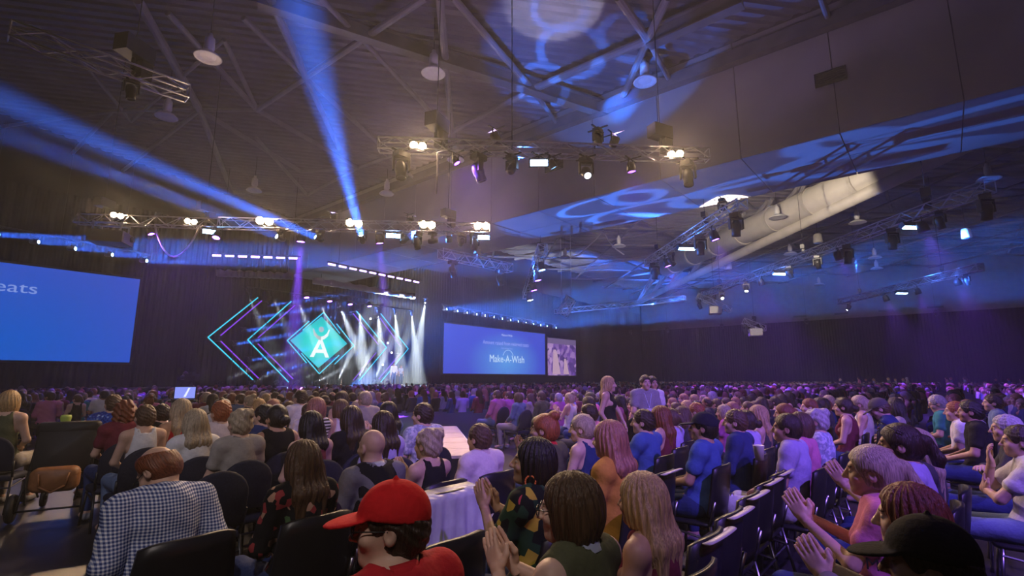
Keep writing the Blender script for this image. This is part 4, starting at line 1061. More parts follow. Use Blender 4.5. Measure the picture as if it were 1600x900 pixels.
def make_cap(step=.0055):
    F = Field(axis([(-.13, .13, step)]), axis([(-.16, .24, step)]), axis([(.0, .18, step)]))
    F.ell((0, -.014, .045), (.096, .118, .108), .02); F.cut((0, 0, .038), (0, .10, -1))
    F.ell((0, .115, .034), (.078, .095, .011), .012, rot(0, .18, 0)); F.cone((0, -.014, .152), (0, -.014, .157), .009, .008, .004)
    v, q = F.surf(); me = np_mesh('cap', v, q); me.materials.append(M['cloth']); return me
def make_glasses():
    m = MB()
    for s in (-1, 1):
        pts = [(s * .033 + .024 * math.cos(a * .5236), .112, .004 + .019 * math.sin(a * .5236)) for a in range(13)]; m.path(pts, .0022, 5)
        m.tube((s * .057, .11, .010), (s * .083, .0, .012), .0022, 5)
    m.tube((-.01, .114, .008), (.01, .114, .008), .002, 5); me = m.mesh('glasses', True); me.materials.append(M['black']); return me

# skin, cloth and hair: tinted by the colour of the object
def skin_mat():
    m = pmat('skin', (.6, .4, .3), .5, objcol=True, var=.06, scale=30); nt = m.node_tree; b = nt.nodes['Principled BSDF']
    src = b.inputs['Base Color'].links[0].from_socket; a = nt.nodes.new('ShaderNodeVertexColor'); a.layer_name = 'tone'; sp = nt.nodes.new('ShaderNodeSeparateColor'); nt.links.new(a.outputs[0], sp.inputs[0])
    for ch, col in (('Red', (.42, .12, .12)), ('Blue', (.55, .5, .48)), ('Green', (.03, .02, .015))):
        mx = nt.nodes.new('ShaderNodeMix'); mx.data_type = 'RGBA'; nt.links.new(sp.outputs[ch], mx.inputs[0]); nt.links.new(src, mx.inputs[6]); mx.inputs[7].default_value = (*col, 1); src = mx.outputs[2]
    nt.links.new(src, b.inputs['Base Color']); b.inputs['Subsurface Weight'].default_value = 0.0; return m
M['skin'] = skin_mat()
M['cloth'] = pmat('cloth', (.5, .5, .5), .85, objcol=True, var=.06, scale=40, bump=.2, spec=.2)
M['hair'] = pmat('hair', (.1, .06, .04), .42, objcol=True, var=.45, scale=1.0, bump=.5, stretch=(140, 140, 9), spec=.5)
def pattern_mat(name, kind):
    m = pmat(name, (.5, .5, .5), .85, spec=.2); nt = m.node_tree; b = nt.nodes['Principled BSDF']; tc = nt.nodes.new('ShaderNodeTexCoord')
    if kind == 'check':
        mp = nt.nodes.new('ShaderNodeMapping'); mp.inputs['Rotation'].default_value = (0, 0, .0); nt.links.new(tc.outputs['Object'], mp.inputs[0])
        sx = nt.nodes.new('ShaderNodeSeparateXYZ'); nt.links.new(mp.outputs[0], sx.inputs[0]); outs = []
        for ax in ('X', 'Z'):
            w = nt.nodes.new('ShaderNodeMath'); w.operation = 'MULTIPLY'; w.inputs[1].default_value = 2 * math.pi / .0155; nt.links.new(sx.outputs[ax], w.inputs[0])
            s = nt.nodes.new('ShaderNodeMath'); s.operation = 'SINE'; nt.links.new(w.outputs[0], s.inputs[0]); g = nt.nodes.new('ShaderNodeMath'); g.operation = 'GREATER_THAN'; g.inputs[1].default_value = .1; nt.links.new(s.outputs[0], g.inputs[0]); outs.append(g.outputs[0])
        ad = nt.nodes.new('ShaderNodeMath'); ad.operation = 'ADD'; nt.links.new(outs[0], ad.inputs[0]); nt.links.new(outs[1], ad.inputs[1]); hf = nt.nodes.new('ShaderNodeMath'); hf.operation = 'MULTIPLY'; hf.inputs[1].default_value = .5; nt.links.new(ad.outputs[0], hf.inputs[0])
        cr = nt.nodes.new('ShaderNodeValToRGB'); cr.color_ramp.interpolation = 'CONSTANT'; e = cr.color_ramp.elements; e[0].color = (.04, .06, .20, 1); e[1].position = .8; e[1].color = (.80, .82, .88, 1); k = e.new(.3); k.color = (.30, .36, .58, 1)
        nt.links.new(hf.outputs[0], cr.inputs[0]); nt.links.new(cr.outputs[0], b.inputs['Base Color'])
    else:
        v = nt.nodes.new('ShaderNodeTexVoronoi'); v.inputs['Scale'].default_value = {'floral': 26, 'blossom': 40, 'leaf': 18, 'batik': 55, 'stripe': 10}[kind]; nt.links.new(tc.outputs['Object'], v.inputs['Vector'])
        cr = nt.nodes.new('ShaderNodeValToRGB'); e = cr.color_ramp.elements; cols = {'floral': [(0, (.012, .012, .016)), (.62, (.015, .015, .02)), (.7, (.35, .05, .06)), (.82, (.5, .3, .22)), (.9, (.08, .16, .07))], 'blossom': [(0, (.35, .38, .5)), (.5, (.62, .64, .74)), (.8, (.45, .5, .66))],
                'leaf': [(0, (.01, .012, .012)), (.5, (.02, .06, .03)), (.75, (.55, .4, .05)), (.88, (.5, .06, .08))], 'batik': [(0, (.02, .04, .3)), (.6, (.05, .12, .55)), (.85, (.3, .45, .8))], 'stripe': [(0, (.02, .02, .03)), (.5, (.6, .6, .6))]}[kind]
        e[0].position, e[0].color = cols[0][0], (*cols[0][1], 1); e[1].position, e[1].color = cols[-1][0], (*cols[-1][1], 1)
        for p, c in cols[1:-1]: x = e.new(p); x.color = (*c, 1)
        cr.color_ramp.interpolation = 'CONSTANT'
        if kind == 'stripe':
            sx = nt.nodes.new('ShaderNodeSeparateXYZ'); nt.links.new(tc.outputs['Object'], sx.inputs[0]); w = nt.nodes.new('ShaderNodeMath'); w.operation = 'MULTIPLY'; w.inputs[1].default_value = 28; nt.links.new(sx.outputs['Z'], w.inputs[0]); fr = nt.nodes.new('ShaderNodeMath'); fr.operation = 'FRACT'; nt.links.new(w.outputs[0], fr.inputs[0]); nt.links.new(fr.outputs[0], cr.inputs[0])
        else: nt.links.new(v.outputs['Color'], cr.inputs[0])
        nt.links.new(cr.outputs[0], b.inputs['Base Color'])
    return m
for k in ('check', 'floral', 'blossom', 'leaf', 'batik', 'stripe'): M[k] = pattern_mat('cloth_' + k, k)

# ---------------------------------------------------------------- chairs
def cushion(poly, th, bev=.012, Mx=None):
    """outline (x, z) turned into a slab with softened edges, facing -y"""
    cx = sum(p[0] for p in poly) / len(poly); cz = sum(p[1] for p in poly) / len(poly); n = len(poly); vs = []; fs = []
    for y, ins in ((-th / 2, bev), (-th / 2 + bev, 0), (th / 2 - bev, 0), (th / 2, bev)):
        for x, z in poly:
            d = math.hypot(x - cx, z - cz) + 1e-6; k = (d - ins) / d; v = Vector((cx + (x - cx) * k, y, cz + (z - cz) * k)); vs.append(Mx @ v if Mx is not None else v)
    for L in range(3):
        for i in range(n): j = (i + 1) % n; fs.append((L * n + i, L * n + j, (L + 1) * n + j, (L + 1) * n + i))
    fs += [tuple(range(n - 1, -1, -1)), tuple(range(3 * n, 4 * n))]
    return MB().add(vs, fs)
def rrect(w, h, r, n=4):
    out = []
    for cx, cz, a0 in ((w / 2 - r, h / 2 - r, 0), (-w / 2 + r, h / 2 - r, 90), (-w / 2 + r, -h / 2 + r, 180), (w / 2 - r, -h / 2 + r, 270)):
        for k in range(n + 1): a = math.radians(a0 + 90 * k / n); out.append((cx + r * math.cos(a), cz + r * math.sin(a)))
    return out
M['navy'] = pmat('navy_fabric', (.012, .014, .035), .8, var=.2, scale=60, bump=.1); M['plastic'] = pmat('black_plastic', (.016, .016, .02), .38, var=.1, scale=12)
M['rim'] = pmat('grey_plastic', (.5, .47, .45), .45, var=.08, scale=20); M['chrome'] = pmat('grey_tube', (.3, .3, .33), .3, 1.0, var=.1)
Tb = Matrix.Translation((0, -.265, .70)) @ Matrix.Rotation(math.radians(9), 4, 'X')
def chair_meshes(kind):
    P = {}
    if kind == 'banquet':
        arch = [(.22, -.2), (.225, .0)] + [(.225 * math.cos(a), .03 + .20 * math.sin(a)) for a in [math.pi * k / 12 for k in range(13)]] + [(-.225, .0), (-.22, -.2)]
        P['backrest'] = (cushion(arch, .055, .018, Tb).mesh('backrest', True), 'navy'); P['seat'] = (cushion(rrect(.45, .44, .06), .07, .02, Matrix.Translation((0, -.01, .41)) @ Matrix.Rotation(math.pi / 2, 4, 'X')).mesh('seat', True), 'navy')
        tm = 'black'
    else:
        m = MB(); vs, fs = [], []; nx, nz = 10, 6
        for side in (0, 1):
            for i in range(nx + 1):
                for k in range(nz + 1):
                    u = i / nx * 2 - 1; v = k / nz; w = .235 * (1 - .12 * v * v); x = u * w; y = .045 * u * u + .02 * (v - .5) ** 2 - side * .022; z = -.22 + .42 * v - .03 * (abs(u) ** 4) * v
                    vs.append(Tb @ Vector((x, y, z)))
        N = (nx + 1) * (nz + 1)
        for i in range(nx):
            for k in range(nz): a = i * (nz + 1) + k; b = a + nz + 1; fs += [(a, b, b + 1, a + 1), (N + a, N + a + 1, N + b + 1, N + b)]
        for i in range(nx): a = i * (nz + 1); b = a + nz + 1; fs += [(a, N + a, N + b, b), (a + nz, b + nz, N + b + nz, N + a + nz)]
        for k in range(nz): a = k; b = nx * (nz + 1) + k; fs += [(a, a + 1, N + a + 1, N + a), (b, N + b, N + b + 1, b + 1)]
        P['backrest'] = (MB().add(vs, fs).mesh('backrest', True), 'plastic')
        if kind == 'shell':
            rv, rf = [], []; n1, n2 = 28, 8
            for a in range(n1):
                A = 2 * math.pi * a / n1; c = Vector((.165 * math.cos(A), -.025 - .030 * math.sin(A), .196 + .022 * math.sin(A))); nr = Vector((math.cos(A), -.8 * math.sin(A), .6 * math.sin(A)))
                for b_ in range(n2): B_ = 2 * math.pi * b_ / n2; rv.append(Tb @ (c + nr * (.013 * math.cos(B_)) + Vector((0, .017 * math.sin(B_), 0))))
            for a in range(n1):
                for b_ in range(n2): rf.append((a * n2 + b_, ((a + 1) % n1) * n2 + b_, ((a + 1) % n1) * n2 + (b_ + 1) % n2, a * n2 + (b_ + 1) % n2))
            P['handle_rim'] = (MB().add(rv, rf).mesh('handle_rim', True), 'rim')
        P['seat'] = (cushion(rrect(.44, .43, .07), .035, .012, Matrix.Translation((0, .0, .42)) @ Matrix.Rotation(math.pi / 2, 4, 'X')).mesh('seat', True), 'plastic'); tm = 'chrome'
    for sx in (-1, 1):
        P[('leg', sx, 1)] = (MB().tube((sx * .20, .16, .41), (sx * .225, .21, 0), .013, 8).mesh('leg', True), tm)
        P[('leg', sx, -1)] = (MB().path([(sx * .225, -.29, 0), (sx * .215, -.2, .42), (sx * .225, -.255, .62)], .013, 8).mesh('leg', True), tm)
    P['stretcher'] = (MB().tube((-.21, -.23, .30), (.21, -.23, .30), .01, 6).tube((-.21, .17, .36), (.21, .17, .36), .01, 6).tube((-.21, -.23, .30), (-.21, .17, .36), .01, 6).tube((.21, -.23, .30), (.21, .17, .36), .01, 6).mesh('seat_frame'), tm)
    return P
CH = {k: chair_meshes(k) for k in ('banquet', 'shell', 'plain')}
for k in CH:
    for key, (me, mt) in CH[k].items(): me.materials.append(M[mt])
CHAIRS = []
def chair(x, y, rz, kind, label, group=None):
    t = empty('banquet_chair' if kind == 'banquet' else 'plastic_chair', (x, y, 0), rz)
    for key, (me, mt) in CH[kind].items():
        o = link(key[0] if isinstance(key, tuple) else ('seat_frame' if key == 'stretcher' else key), me, None, t)
        if key == 'handle_rim': o['label'] = 'light grey rim of the hand hole'
    CHAIRS.append((x, y)); return tag(t, label, 'chair', group)
def chair_at(px, py, kind, label, rz=0.0, z=.90, group=None, force=False):
    p = atz(px, py, z); c, s = math.cos(rz), math.sin(rz); oy = -.30
    q = (p.x + s * oy, p.y - c * oy)
    if not force and CHAIRS and min(math.hypot(q[0] - a, q[1] - b) for a, b in CHAIRS) < .44: return None
    return chair(p.x + s * oy, p.y - c * oy, rz, kind, label, group)

# ---------------------------------------------------------------- pushchair on the left aisle
p = atz(88, 800, 0); t = empty('pushchair', p, math.radians(-20))
fr = MB()
for s in (-1, 1): fr.path([(s * .30, -.42, .12), (s * .29, -.1, .52), (s * .29, .12, .95), (s * .29, .22, 1.02)], .016, 8)
fr.tube((-.29, .22, 1.02), (.29, .22, 1.02), .018, 8); fr.path([(-.28, .42, .13), (-.29, -.1, .52)], .014, 8); fr.path([(.28, .42, .13), (.29, -.1, .52)], .014, 8); fr.tube((-.3, -.42, .12), (.3, -.42, .12), .012, 6)
fr.build('frame', M['black'], t, True)
cushion(rrect(.60, .56, .06), .10, .03, Matrix.Translation((0, .02, .76)) @ Matrix.Rotation(math.radians(-14), 4, 'X')).build('seat_back', M['cable'], t, True)
cushion(rrect(.60, .40, .05), .06, .02, Matrix.Translation((0, .22, .46)) @ Matrix.Rotation(math.radians(80), 4, 'X')).build('seat', M['cable'], t, True)
cushion(rrect(.64, .20, .05), .16, .04, Matrix.Translation((0, .10, .98))).build('folded_canopy', M['cable'], t, True)
M['tan'] = pmat('tan_leather', (.30, .13, .05), .5, var=.2, scale=14, bump=.1)
bg = cushion(rrect(.46, .28, .08), .2, .05, Matrix.Translation((0, -.32, .44))).build('bag', M['tan'], t, True)
MB().path([(-.14, -.43, .52), (-.12, -.45, .38), (0, -.46, .31), (.12, -.45, .38), (.14, -.43, .52)], .012, 6).build('bag_handle', M['tan'], bg, True)
for s in (-1, 1):
    MB().lathe([(.06, -.03), (.145, -.028), (.16, 0), (.145, .028), (.06, .03)], 22, Matrix.Translation((s * .33, -.42, .16)) @ Matrix.Rotation(math.pi / 2, 4, 'Y')).build('wheel', M['cable'], t, True)
    MB().lathe([(.03, -.025), (.10, -.023), (.11, 0), (.10, .023), (.03, .025)], 18, Matrix.Translation((s * .22, .42, .11)) @ Matrix.Rotation(math.pi / 2, 4, 'Y')).build('wheel', M['cable'], t, True)
tag(t, 'black pushchair with a tan bag parked in the left aisle', 'pushchair')
cupm = pmat('lime_cup', (.45, .6, .12), .5, var=.1); q = t.matrix_basis @ Vector((-.08, .17, 1.035))
cu = MB().lathe([(0, 0), (.045, 0), (.05, .02), (.06, .09), (.052, .12), (0, .125)], 16).build('sippy_cup', cupm, None, True); cu.location = Vector(p) + Matrix.Rotation(math.radians(-20), 3, 'Z') @ Vector((-.08, .22, 1.036)); tag(cu, 'lime green cup standing on the pushchair handle', 'cup')

# laptop glowing among the left block, on a tall stand
p = atz(288, 624, 1.24); t = empty('laptop', p, math.radians(-25))
MB().box((0, -.12, .0), (.36, .25, .02)).build('keyboard', M['black'], t); sc_ = MB().box((0, .01, .125), (.36, .015, .24)).build('lid', M['black'], t); MB().box((0, -.001, .125), (.33, .008, .205)).build('display', lens_mat((.25, .3, .9), .9), sc_)
MB().prism([(-.02, -.08), (.02, -.08), (.08, .09), (.05, .09)], .003, Matrix.Translation((0, -.008, .125)) @ Rx).build('display_mark', lens_mat((.8, .85, 1), .9), sc_)
tag(t, 'open laptop with a blue-violet display among the left block', 'laptop')
t2 = empty('lectern_stand', (p.x, p.y, 0), math.radians(-25)); MB().box((0, -.12, 1.21), (.44, .34, .03)).build('shelf', M['black'], t2); MB().tube((0, -.1, .02), (0, -.1, 1.20), .025, 8).build('pole', M['black'], t2); MB().box((0, -.1, .015), (.4, .4, .03)).build('base', M['black'], t2)
tag(t2, 'thin black stand holding the glowing laptop', 'stand')
# video camera on a tripod near the stage
p = atd(300, 590, 21); t = empty('video_camera', (p.x, p.y, 0), .3); zt = p.z
MB().box((0, 0, zt), (.22, .6, .3)).build('body', M['black'], t); MB().tube((0, .3, zt), (0, .6, zt), .10, 14).build('lens', M['black'], t); MB().box((-.16, -.2, zt + .16), (.12, .2, .14)).build('viewfinder', M['black'], t)
for k in range(3): a = k * 2.094; MB().tube((0, 0, zt - .2), (.55 * math.cos(a), .55 * math.sin(a), 0), .025, 6).build('leg', M['black'], t)
tag(t, 'video camera on a tripod left of the stage', 'camera')

# ---------------------------------------------------------------- people
SHOE = make_shoe(); CAPM = make_cap(); GLS = make_glasses(); PEOPLE = []
HAIRS = {}
def hair_mesh(style, step=.0065, seed=0):
    k = (style, step)
    if k not in HAIRS: HAIRS[k] = make_hair(style, step, seed)
    return HAIRS[k]
def headM(J): return Matrix.Translation(J['hed']) @ Matrix([list(map(float, r)) for r in J['R']]).to_4x4()
C4 = lambda c: (c[0], c[1], c[2], 1)
SK = {'fair': (.62, .40, .30), 'tan': (.50, .30, .20), 'brown': (.28, .15, .09), 'pale': (.70, .47, .38)}
HC = {'black': (.012, .009, .009), 'dark': (.035, .02, .013), 'brown': (.09, .05, .028), 'auburn': (.20, .06, .025), 'blond': (.45, .30, .14), 'ash': (.40, .32, .22), 'grey': (.42, .40, .40), 'red': (.30, .085, .03), 'copper': (.33, .14, .10)}
TC = {'navy': (.03, .05, .16), 'black': (.015, .015, .018), 'white': (.72, .72, .75), 'grey': (.28, .28, .30), 'blue': (.07, .14, .42), 'red': (.5, .02, .03), 'pink': (.62, .20, .36), 'teal': (.04, .25, .27), 'beige': (.36, .33, .30), 'lavender': (.45, .40, .68), 'olive': (.10, .11, .06), 'maroon': (.18, .03, .05), 'mustard': (.50, .24, .04), 'magenta': (.55, .14, .38), 'denim': (.14, .20, .34), 'charcoal': (.06, .06, .07), 'rose': (.70, .60, .66)}
def dress(b, J, top_me, tro_me, hair, hcol, tcol, pcol=(.04, .05, .10), shoe=(.25, .25, .27), cap=None, glasses=False, hstep=.0065, hbeard=False):
    t = link('top', top_me, None, b); t.color = C4(tcol); tr = link('trousers', tro_me, None, b); tr.color = C4(pcol)
    for n in 'RL': s = link('shoe', SHOE, None, b); s.location = J['ank' + n]; s.color = C4(shoe)
    H = headM(J)
    if hair and hair != 'none': h = link('hair', hair_mesh(hair, hstep), None, b); h.matrix_local = H; h.color = C4(hcol)
    if cap: c = link('cap', CAPM, None, b); c.matrix_local = H; c.color = C4(cap)
    if glasses: g = link('glasses', GLS, None, b); g.matrix_local = H
    return t
def hero(x, yt, label, hair='short', hc='brown', top='tee', tc='grey', skin='fair', pose='lap', fem=False, yaw=.15, pitch=.0, lean=0.0, rz=0.0, d=None, build=1.0, cap=None, glasses=False, mat='cloth', pants='navy', kind='plain', coarse=None, collar=None, chairlab=None, sitting=True, z0=0.0, roll=0.0, name='person', curl=None):
    J = joints(pose, fem, lean, (yaw, pitch, roll), sitting, build)
    topz = float(hp(J, (0, -.012, .035))[2]) + .095 + .016
    if d is None: d = 280.0 / max(8, yt - 592)
    d0 = d
    for k in (0, 1, -1, 2, -2, 3, -3, 4, -4, 5, 6, 7):
        d = d0 * (1 + .03 * k); P = atd(x, yt, d); s = (P.z - z0) / topz; s = min(1.10, max(.84, s)); o_ = Matrix.Rotation(rz, 3, 'Z') @ (Vector(J['hed']) * s)
        if not PEOPLE or min(math.hypot(P.x - o_.x - a, P.y - o_.y - b_) for a, b_, _ in PEOPLE) > .47: break
    near = d < 3.6; c1 = coarse or (.013 if near else (.016 if d < 7 else .021)); f1 = .0048 if near else (.006 if d < 7 else .0085)
    palms = pose if pose in ('clap', 'chin') else False
    b = link(name, make_body('body', J, c1, f1, curl if curl is not None else (.12 if pose == 'clap' else .5), palms, .004 if near else .006)); b.color = C4(SK[skin])
    b.rotation_euler = (0, 0, rz); b.scale = (s, s, s)
    off = Matrix.Rotation(rz, 3, 'Z') @ (Vector(J['hed']) * s); b.location = (P.x - off.x, P.y - off.y, z0)
    t = dress(b, J, make_top('top', J, top, .012 if near else .016, seed=x * .1, mat=mat), make_trousers('trousers', J, .018, seed=x), hair, HC[hc], TC.get(tc, (.5, .5, .5)), TC[pants], cap=cap, glasses=glasses, hstep=.0055 if near else .0075)
    if collar: k = link('collar', make_collar('collar', J), None, b); k.color = C4(collar)
    tag(b, label, 'person'); PEOPLE.append((b.location.x, b.location.y, d)); b['_s'] = s
    if sitting and kind:
        chair(b.location.x, b.location.y, rz, kind, chairlab or ('chair of the ' + label)[:0] + 'chair under the ' + ' '.join(label.split()[:9]))
    return b, J, t
hero(252, 693, 'balding man in blue and white checked shirt bending forward', 'ring', 'auburn', 'long', 'white', lean=.38, yaw=.5, pitch=.5, d=2.75, build=1.18, mat='check', glasses=True, rz=.05, collar=(.35, .4, .6), pose='side')
hero(474, 686, 'woman with very long dark hair fading to blond, dark floral top', 'longer', 'brown', 'long', 'black', fem=True, yaw=.1, mat='floral', d=3.0)
bm_ = hero(582, 667, 'bald man in a black waistcoat with grey sleeves', 'none', 'grey', 'vest', 'black', yaw=.05, d=3.5, build=1.12, skin='fair', collar=(.55, .6, .65))
o = link('shirt_sleeves', make_top('shirt', bm_[1], 'long', .013, mat='cloth', off=.009), None, bm_[0]); o.color = C4((.2, .2, .22)); o['label'] = 'grey shirt with long sleeves'
hero(668, 668, 'woman with swept-up blond hair in a black tank top', 'messy', 'ash', 'tank', 'black', fem=True, yaw=.2, pose='clap', d=3.7)
hero(748, 660, 'short-haired man in a pale pink shirt by the aisle', 'short', 'brown', 'long', 'rose', yaw=.1, d=4.3, collar=(.6, .45, .5), build=1.08)
hero(612, 752, 'man in a bright red cap and red shirt with glasses', 'short', 'dark', 'tee', 'red', yaw=.85, d=1.62, build=1.15, cap=(.62, .015, .02), glasses=True, collar=(.5, .02, .03))
b, J, t = hero(832, 682, 'black-haired woman with an orange hoop earring clapping', 'bob', 'black', 'tee', 'black', skin='tan', fem=True, yaw=.62, pitch=-.12, pose='clap', d=2.75, mat='leaf')
m = MB(); ring = [(-.098, .0 + .027 * math.cos(a), -.075 + .03 * math.sin(a)) for a in [2 * math.pi * k / 18 for k in range(19)]]; m.path(ring, .005, 6)
er_ = m.build('hoop_earring', pmat('orange_enamel', (.8, .2, .04), .4, var=.05), b, True); er_.matrix_local = headM(J); er_['label'] = 'orange hoop earring'
hero(888, 735, 'brown bobbed person with glasses and olive waistcoat, hands clasped', 'bob', 'brown', 'vest', 'olive', yaw=.42, pose='clap', d=1.86, glasses=True, skin='pale', collar=(.4, .45, .6))
hero(1000, 735, 'woman with long straight blond hair at the front edge', 'longer', 'blond', 'tank', 'maroon', fem=True, yaw=-.05, d=1.98, skin='tan')
hero(950, 655, 'woman with pinkish-red hair in a mustard top', 'mid', 'copper', 'long', 'mustard', fem=True, yaw=.0, d=3.5)
hero(850, 645, 'auburn-haired woman with a high bun and red scarf', 'bun', 'red', 'tee', 'olive', fem=True, yaw=.3, d=4.3, collar=(.6, .03, .04))
hero(908, 646, 'woman with a grey-blond low bun and navy tank top', 'lowbun', 'ash', 'tank', 'navy', fem=True, yaw=.35, d=4.5, skin='pale')
hero(1003, 638, 'man in a violet-blue t-shirt raising clapping hands', 'short', 'dark', 'tee', 'blue', yaw=.3, pose='clap', d=5.2)
hero(1030, 633, 'woman with long dark red hair beside the clapping man', 'long', 'auburn', 'tank', 'maroon', fem=True, d=5.8)
hero(1045, 637, 'young woman in a pale top with brown ponytail', 'pony', 'brown', 'tee', 'lavender', fem=True, d=5.5)
hero(1064, 634, 'woman with long brown hair in a dark top', 'long', 'brown', 'tee', 'charcoal', fem=True, d=5.9)
hero(1086, 628, 'red-haired man in a lavender shirt facing the stage', 'short', 'red', 'tee', 'lavender', d=6.4)
hero(1097, 644, 'man in a dark cap and blue t-shirt leaning back', 'fade', 'black', 'tee', 'blue', skin='tan', yaw=.2, d=4.6, lean=-.12, cap=(.02, .02, .04))
hero(1146, 638, 'brown-haired child in a navy jacket facing left', 'short', 'brown', 'long', 'navy', yaw=.25, d=5.2)
hero(1162, 640, 'dark-haired woman in a lilac lace top', 'lowbun', 'dark', 'tee', 'lavender', fem=True, d=5.4)
hero(1182, 632, 'woman with long fair hair and bare shoulders', 'long', 'blond', 'tank', 'charcoal', fem=True, d=5.9)
hero(1226, 644, 'man with shaved sides in a white t-shirt holding a cup', 'fade', 'dark', 'tee', 'lavender', yaw=.2, d=4.5, skin='tan', pants='white', build=1.05)
hero(1246, 643, 'woman with short hair hidden behind the white t-shirt man', 'bob', 'brown', 'tee', 'pink', fem=True, d=4.9)
hero(1271, 638, 'older woman with short silver hair and patterned top', 'messy', 'grey', 'tee', 'lavender', fem=True, yaw=.15, d=5.2, mat='blossom')
pk = hero(1355, 693, 'young woman with fair ponytail in a pink printed t-shirt', 'pony', 'ash', 'tee', 'pink', fem=True, yaw=.12, pose='clap', d=2.55, build=1.1)
sg = hero(1400, 660, 'woman with sunglasses on her dark hair in lilac blouse', 'pony', 'dark', 'tee', 'lavender', fem=True, yaw=.12, pose='clap', d=3.25)
hero(1425, 668, 'woman with long streaked hair behind the lilac blouse', 'long', 'ash', 'tee', 'charcoal', fem=True, yaw=.0, d=3.7)
hero(1413, 752, 'red-haired woman clapping at the lower right', 'mid', 'auburn', 'long', 'beige', fem=True, yaw=.1, pose='clap', d=1.9, skin='pale', curl=.15)
hero(1440, 806, 'person in a plain black cap at the bottom right corner', 'short', 'dark', 'tee', 'black', yaw=.15, d=1.45, cap=(.012, .012, .014))
hero(1588, 662, 'man in a white t-shirt resting chin on his hand', 'short', 'dark', 'tee', 'white', yaw=.1, pose='chin', d=3.9, pants='denim')
hero(1568, 646, 'grey-haired man with arms folded beside the white t-shirt', 'short', 'grey', 'long', 'charcoal', pose='fold', d=4.6)
hero(1490, 626, 'red-haired man in a plain white t-shirt on the right', 'short', 'red', 'tee', 'white', yaw=.05, d=6.6)
hero(1512, 624, 'dark-bearded man in a black t-shirt on the right', 'short', 'black', 'tee', 'black', yaw=.05, d=6.4, skin='tan')
hero(1462, 616, 'grey-haired man with glasses in a pale waistcoat', 'short', 'grey', 'tee', 'teal', yaw=.1, pitch=.3, glasses=True, d=8.0)
hero(1548, 615, 'man in a blue checked shirt at the right edge', 'short', 'dark', 'long', 'denim', d=8.0)
hero(1372, 622, 'man in a navy jacket with cap bowing his head', 'short', 'brown', 'long', 'navy', lean=.2, pitch=.35, cap=(.10, .09, .09), d=6.9)
hero(1396, 624, 'dark-haired woman next to the bowing man', 'mid', 'black', 'tee', 'beige', fem=True, d=7.3)
hero(1315, 620, 'woman with bare arms in a purple tank top', 'lowbun', 'dark', 'tank', 'maroon', fem=True, yaw=.1, d=7.2)
hero(1340, 617, 'woman with pulled-back fair hair in a white top', 'pony', 'ash', 'tank', 'white', fem=True, d=7.8)
# standing and moving
ld = hero(1008, 585, 'standing man in a grey t-shirt with a lanyard', 'short', 'dark', 'tee', 'grey', pose='hand', rz=2.5, yaw=-.1, sitting=False, d=8.2, skin='fair')
hero(1019, 587, 'standing dark-haired woman behind the man with lanyard', 'mid', 'black', 'tee', 'white', fem=True, rz=2.4, sitting=False, d=8.7, skin='tan')
hero(951, 587, 'woman with windblown blond hair walking in a black dress', 'mid', 'blond', 'tank', 'black', fem=True, pose='walk', rz=-2.75, sitting=False, d=7.9, pants='black')
# aisle seats of the middle block
hero(776, 609, 'man in a salmon pink shirt with jeans at the aisle', 'fade', 'brown', 'long', 'pink', d=13.2, pants='denim', kind='banquet')
hero(809, 613, 'woman in a pale denim jacket with crossed legs', 'bob', 'brown', 'long', 'denim', fem=True, d=12.0, kind='banquet', pants='beige')
hero(845, 611, 'man in an olive jacket in the middle block', 'short', 'brown', 'long', 'olive', d=12.2, kind='banquet')
hero(889, 613, 'woman in a white sleeveless top clapping in the middle block', 'bun', 'ash', 'tank', 'white', fem=True, pose='clap', d=11.0, kind='banquet')
hero(921, 612, 'woman in a magenta shirt in the middle block', 'lowbun', 'dark', 'long', 'magenta', fem=True, d=10.2, build=1.2, kind='banquet')
# left block
B = dict(kind='banquet')
hero(228, 631, 'short-haired woman in a white top with open back', 'short', 'brown', 'tank', 'white', fem=True, d=5.5, pants='denim', **B)
hero(196, 625, 'person with brown curly hair beside the open-back top', 'curly', 'auburn', 'tee', 'maroon', fem=True, d=6.0, **B)
hero(178, 615, 'man in a bright blue patterned shirt in the left block', 'short', 'brown', 'tee', 'blue', d=7.2, mat='batik', **B)
bs = hero(254, 630, 'person in a black t-shirt with lettering across the back', 'short', 'dark', 'tee', 'black', d=6.6, build=1.15, **B)
hero(284, 622, 'pale pink-blond woman in a red tank top', 'long', 'ash', 'tank', 'red', fem=True, d=5.8, **B)
hero(306, 638, 'woman with blond bob in a white t-shirt', 'mid', 'ash', 'tee', 'white', fem=True, d=4.9, **B)
hero(346, 625, 'person with short red hair in a pale shirt', 'quiff', 'red', 'tee', 'rose', d=5.8, **B)
hero(376, 638, 'woman with fair pinned-up hair in a beige t-shirt', 'messy', 'ash', 'tee', 'beige', fem=True, d=5.0, **B)
hero(413, 630, 'dark-haired man in a navy shirt bending left', 'short', 'black', 'tee', 'navy', d=5.9, yaw=.5, **B)
hero(433, 631, 'dark-haired woman in a black sleeveless top with bare arms', 'lowbun', 'black', 'vest', 'black', fem=True, d=5.2, skin='tan', **B)
hero(486, 641, 'woman with sleek black hair and thin straps', 'mid', 'black', 'tank', 'maroon', fem=True, d=4.7, **B)
hero(494, 620, 'woman with ginger bob in a striped top', 'bob', 'copper', 'vest', 'grey', fem=True, d=6.3, mat='stripe', **B)
hero(532, 623, 'brown-haired woman in a pale tank top', 'bob', 'brown', 'tank', 'white', fem=True, d=6.4, **B)
hero(548, 633, 'woman with long dark hair in a black top', 'long', 'dark', 'tee', 'black', fem=True, d=5.2, **B)
hero(598, 641, 'woman with long dark hair beside an empty navy chair', 'long', 'dark', 'tee', 'lavender', fem=True, d=5.0, **B)
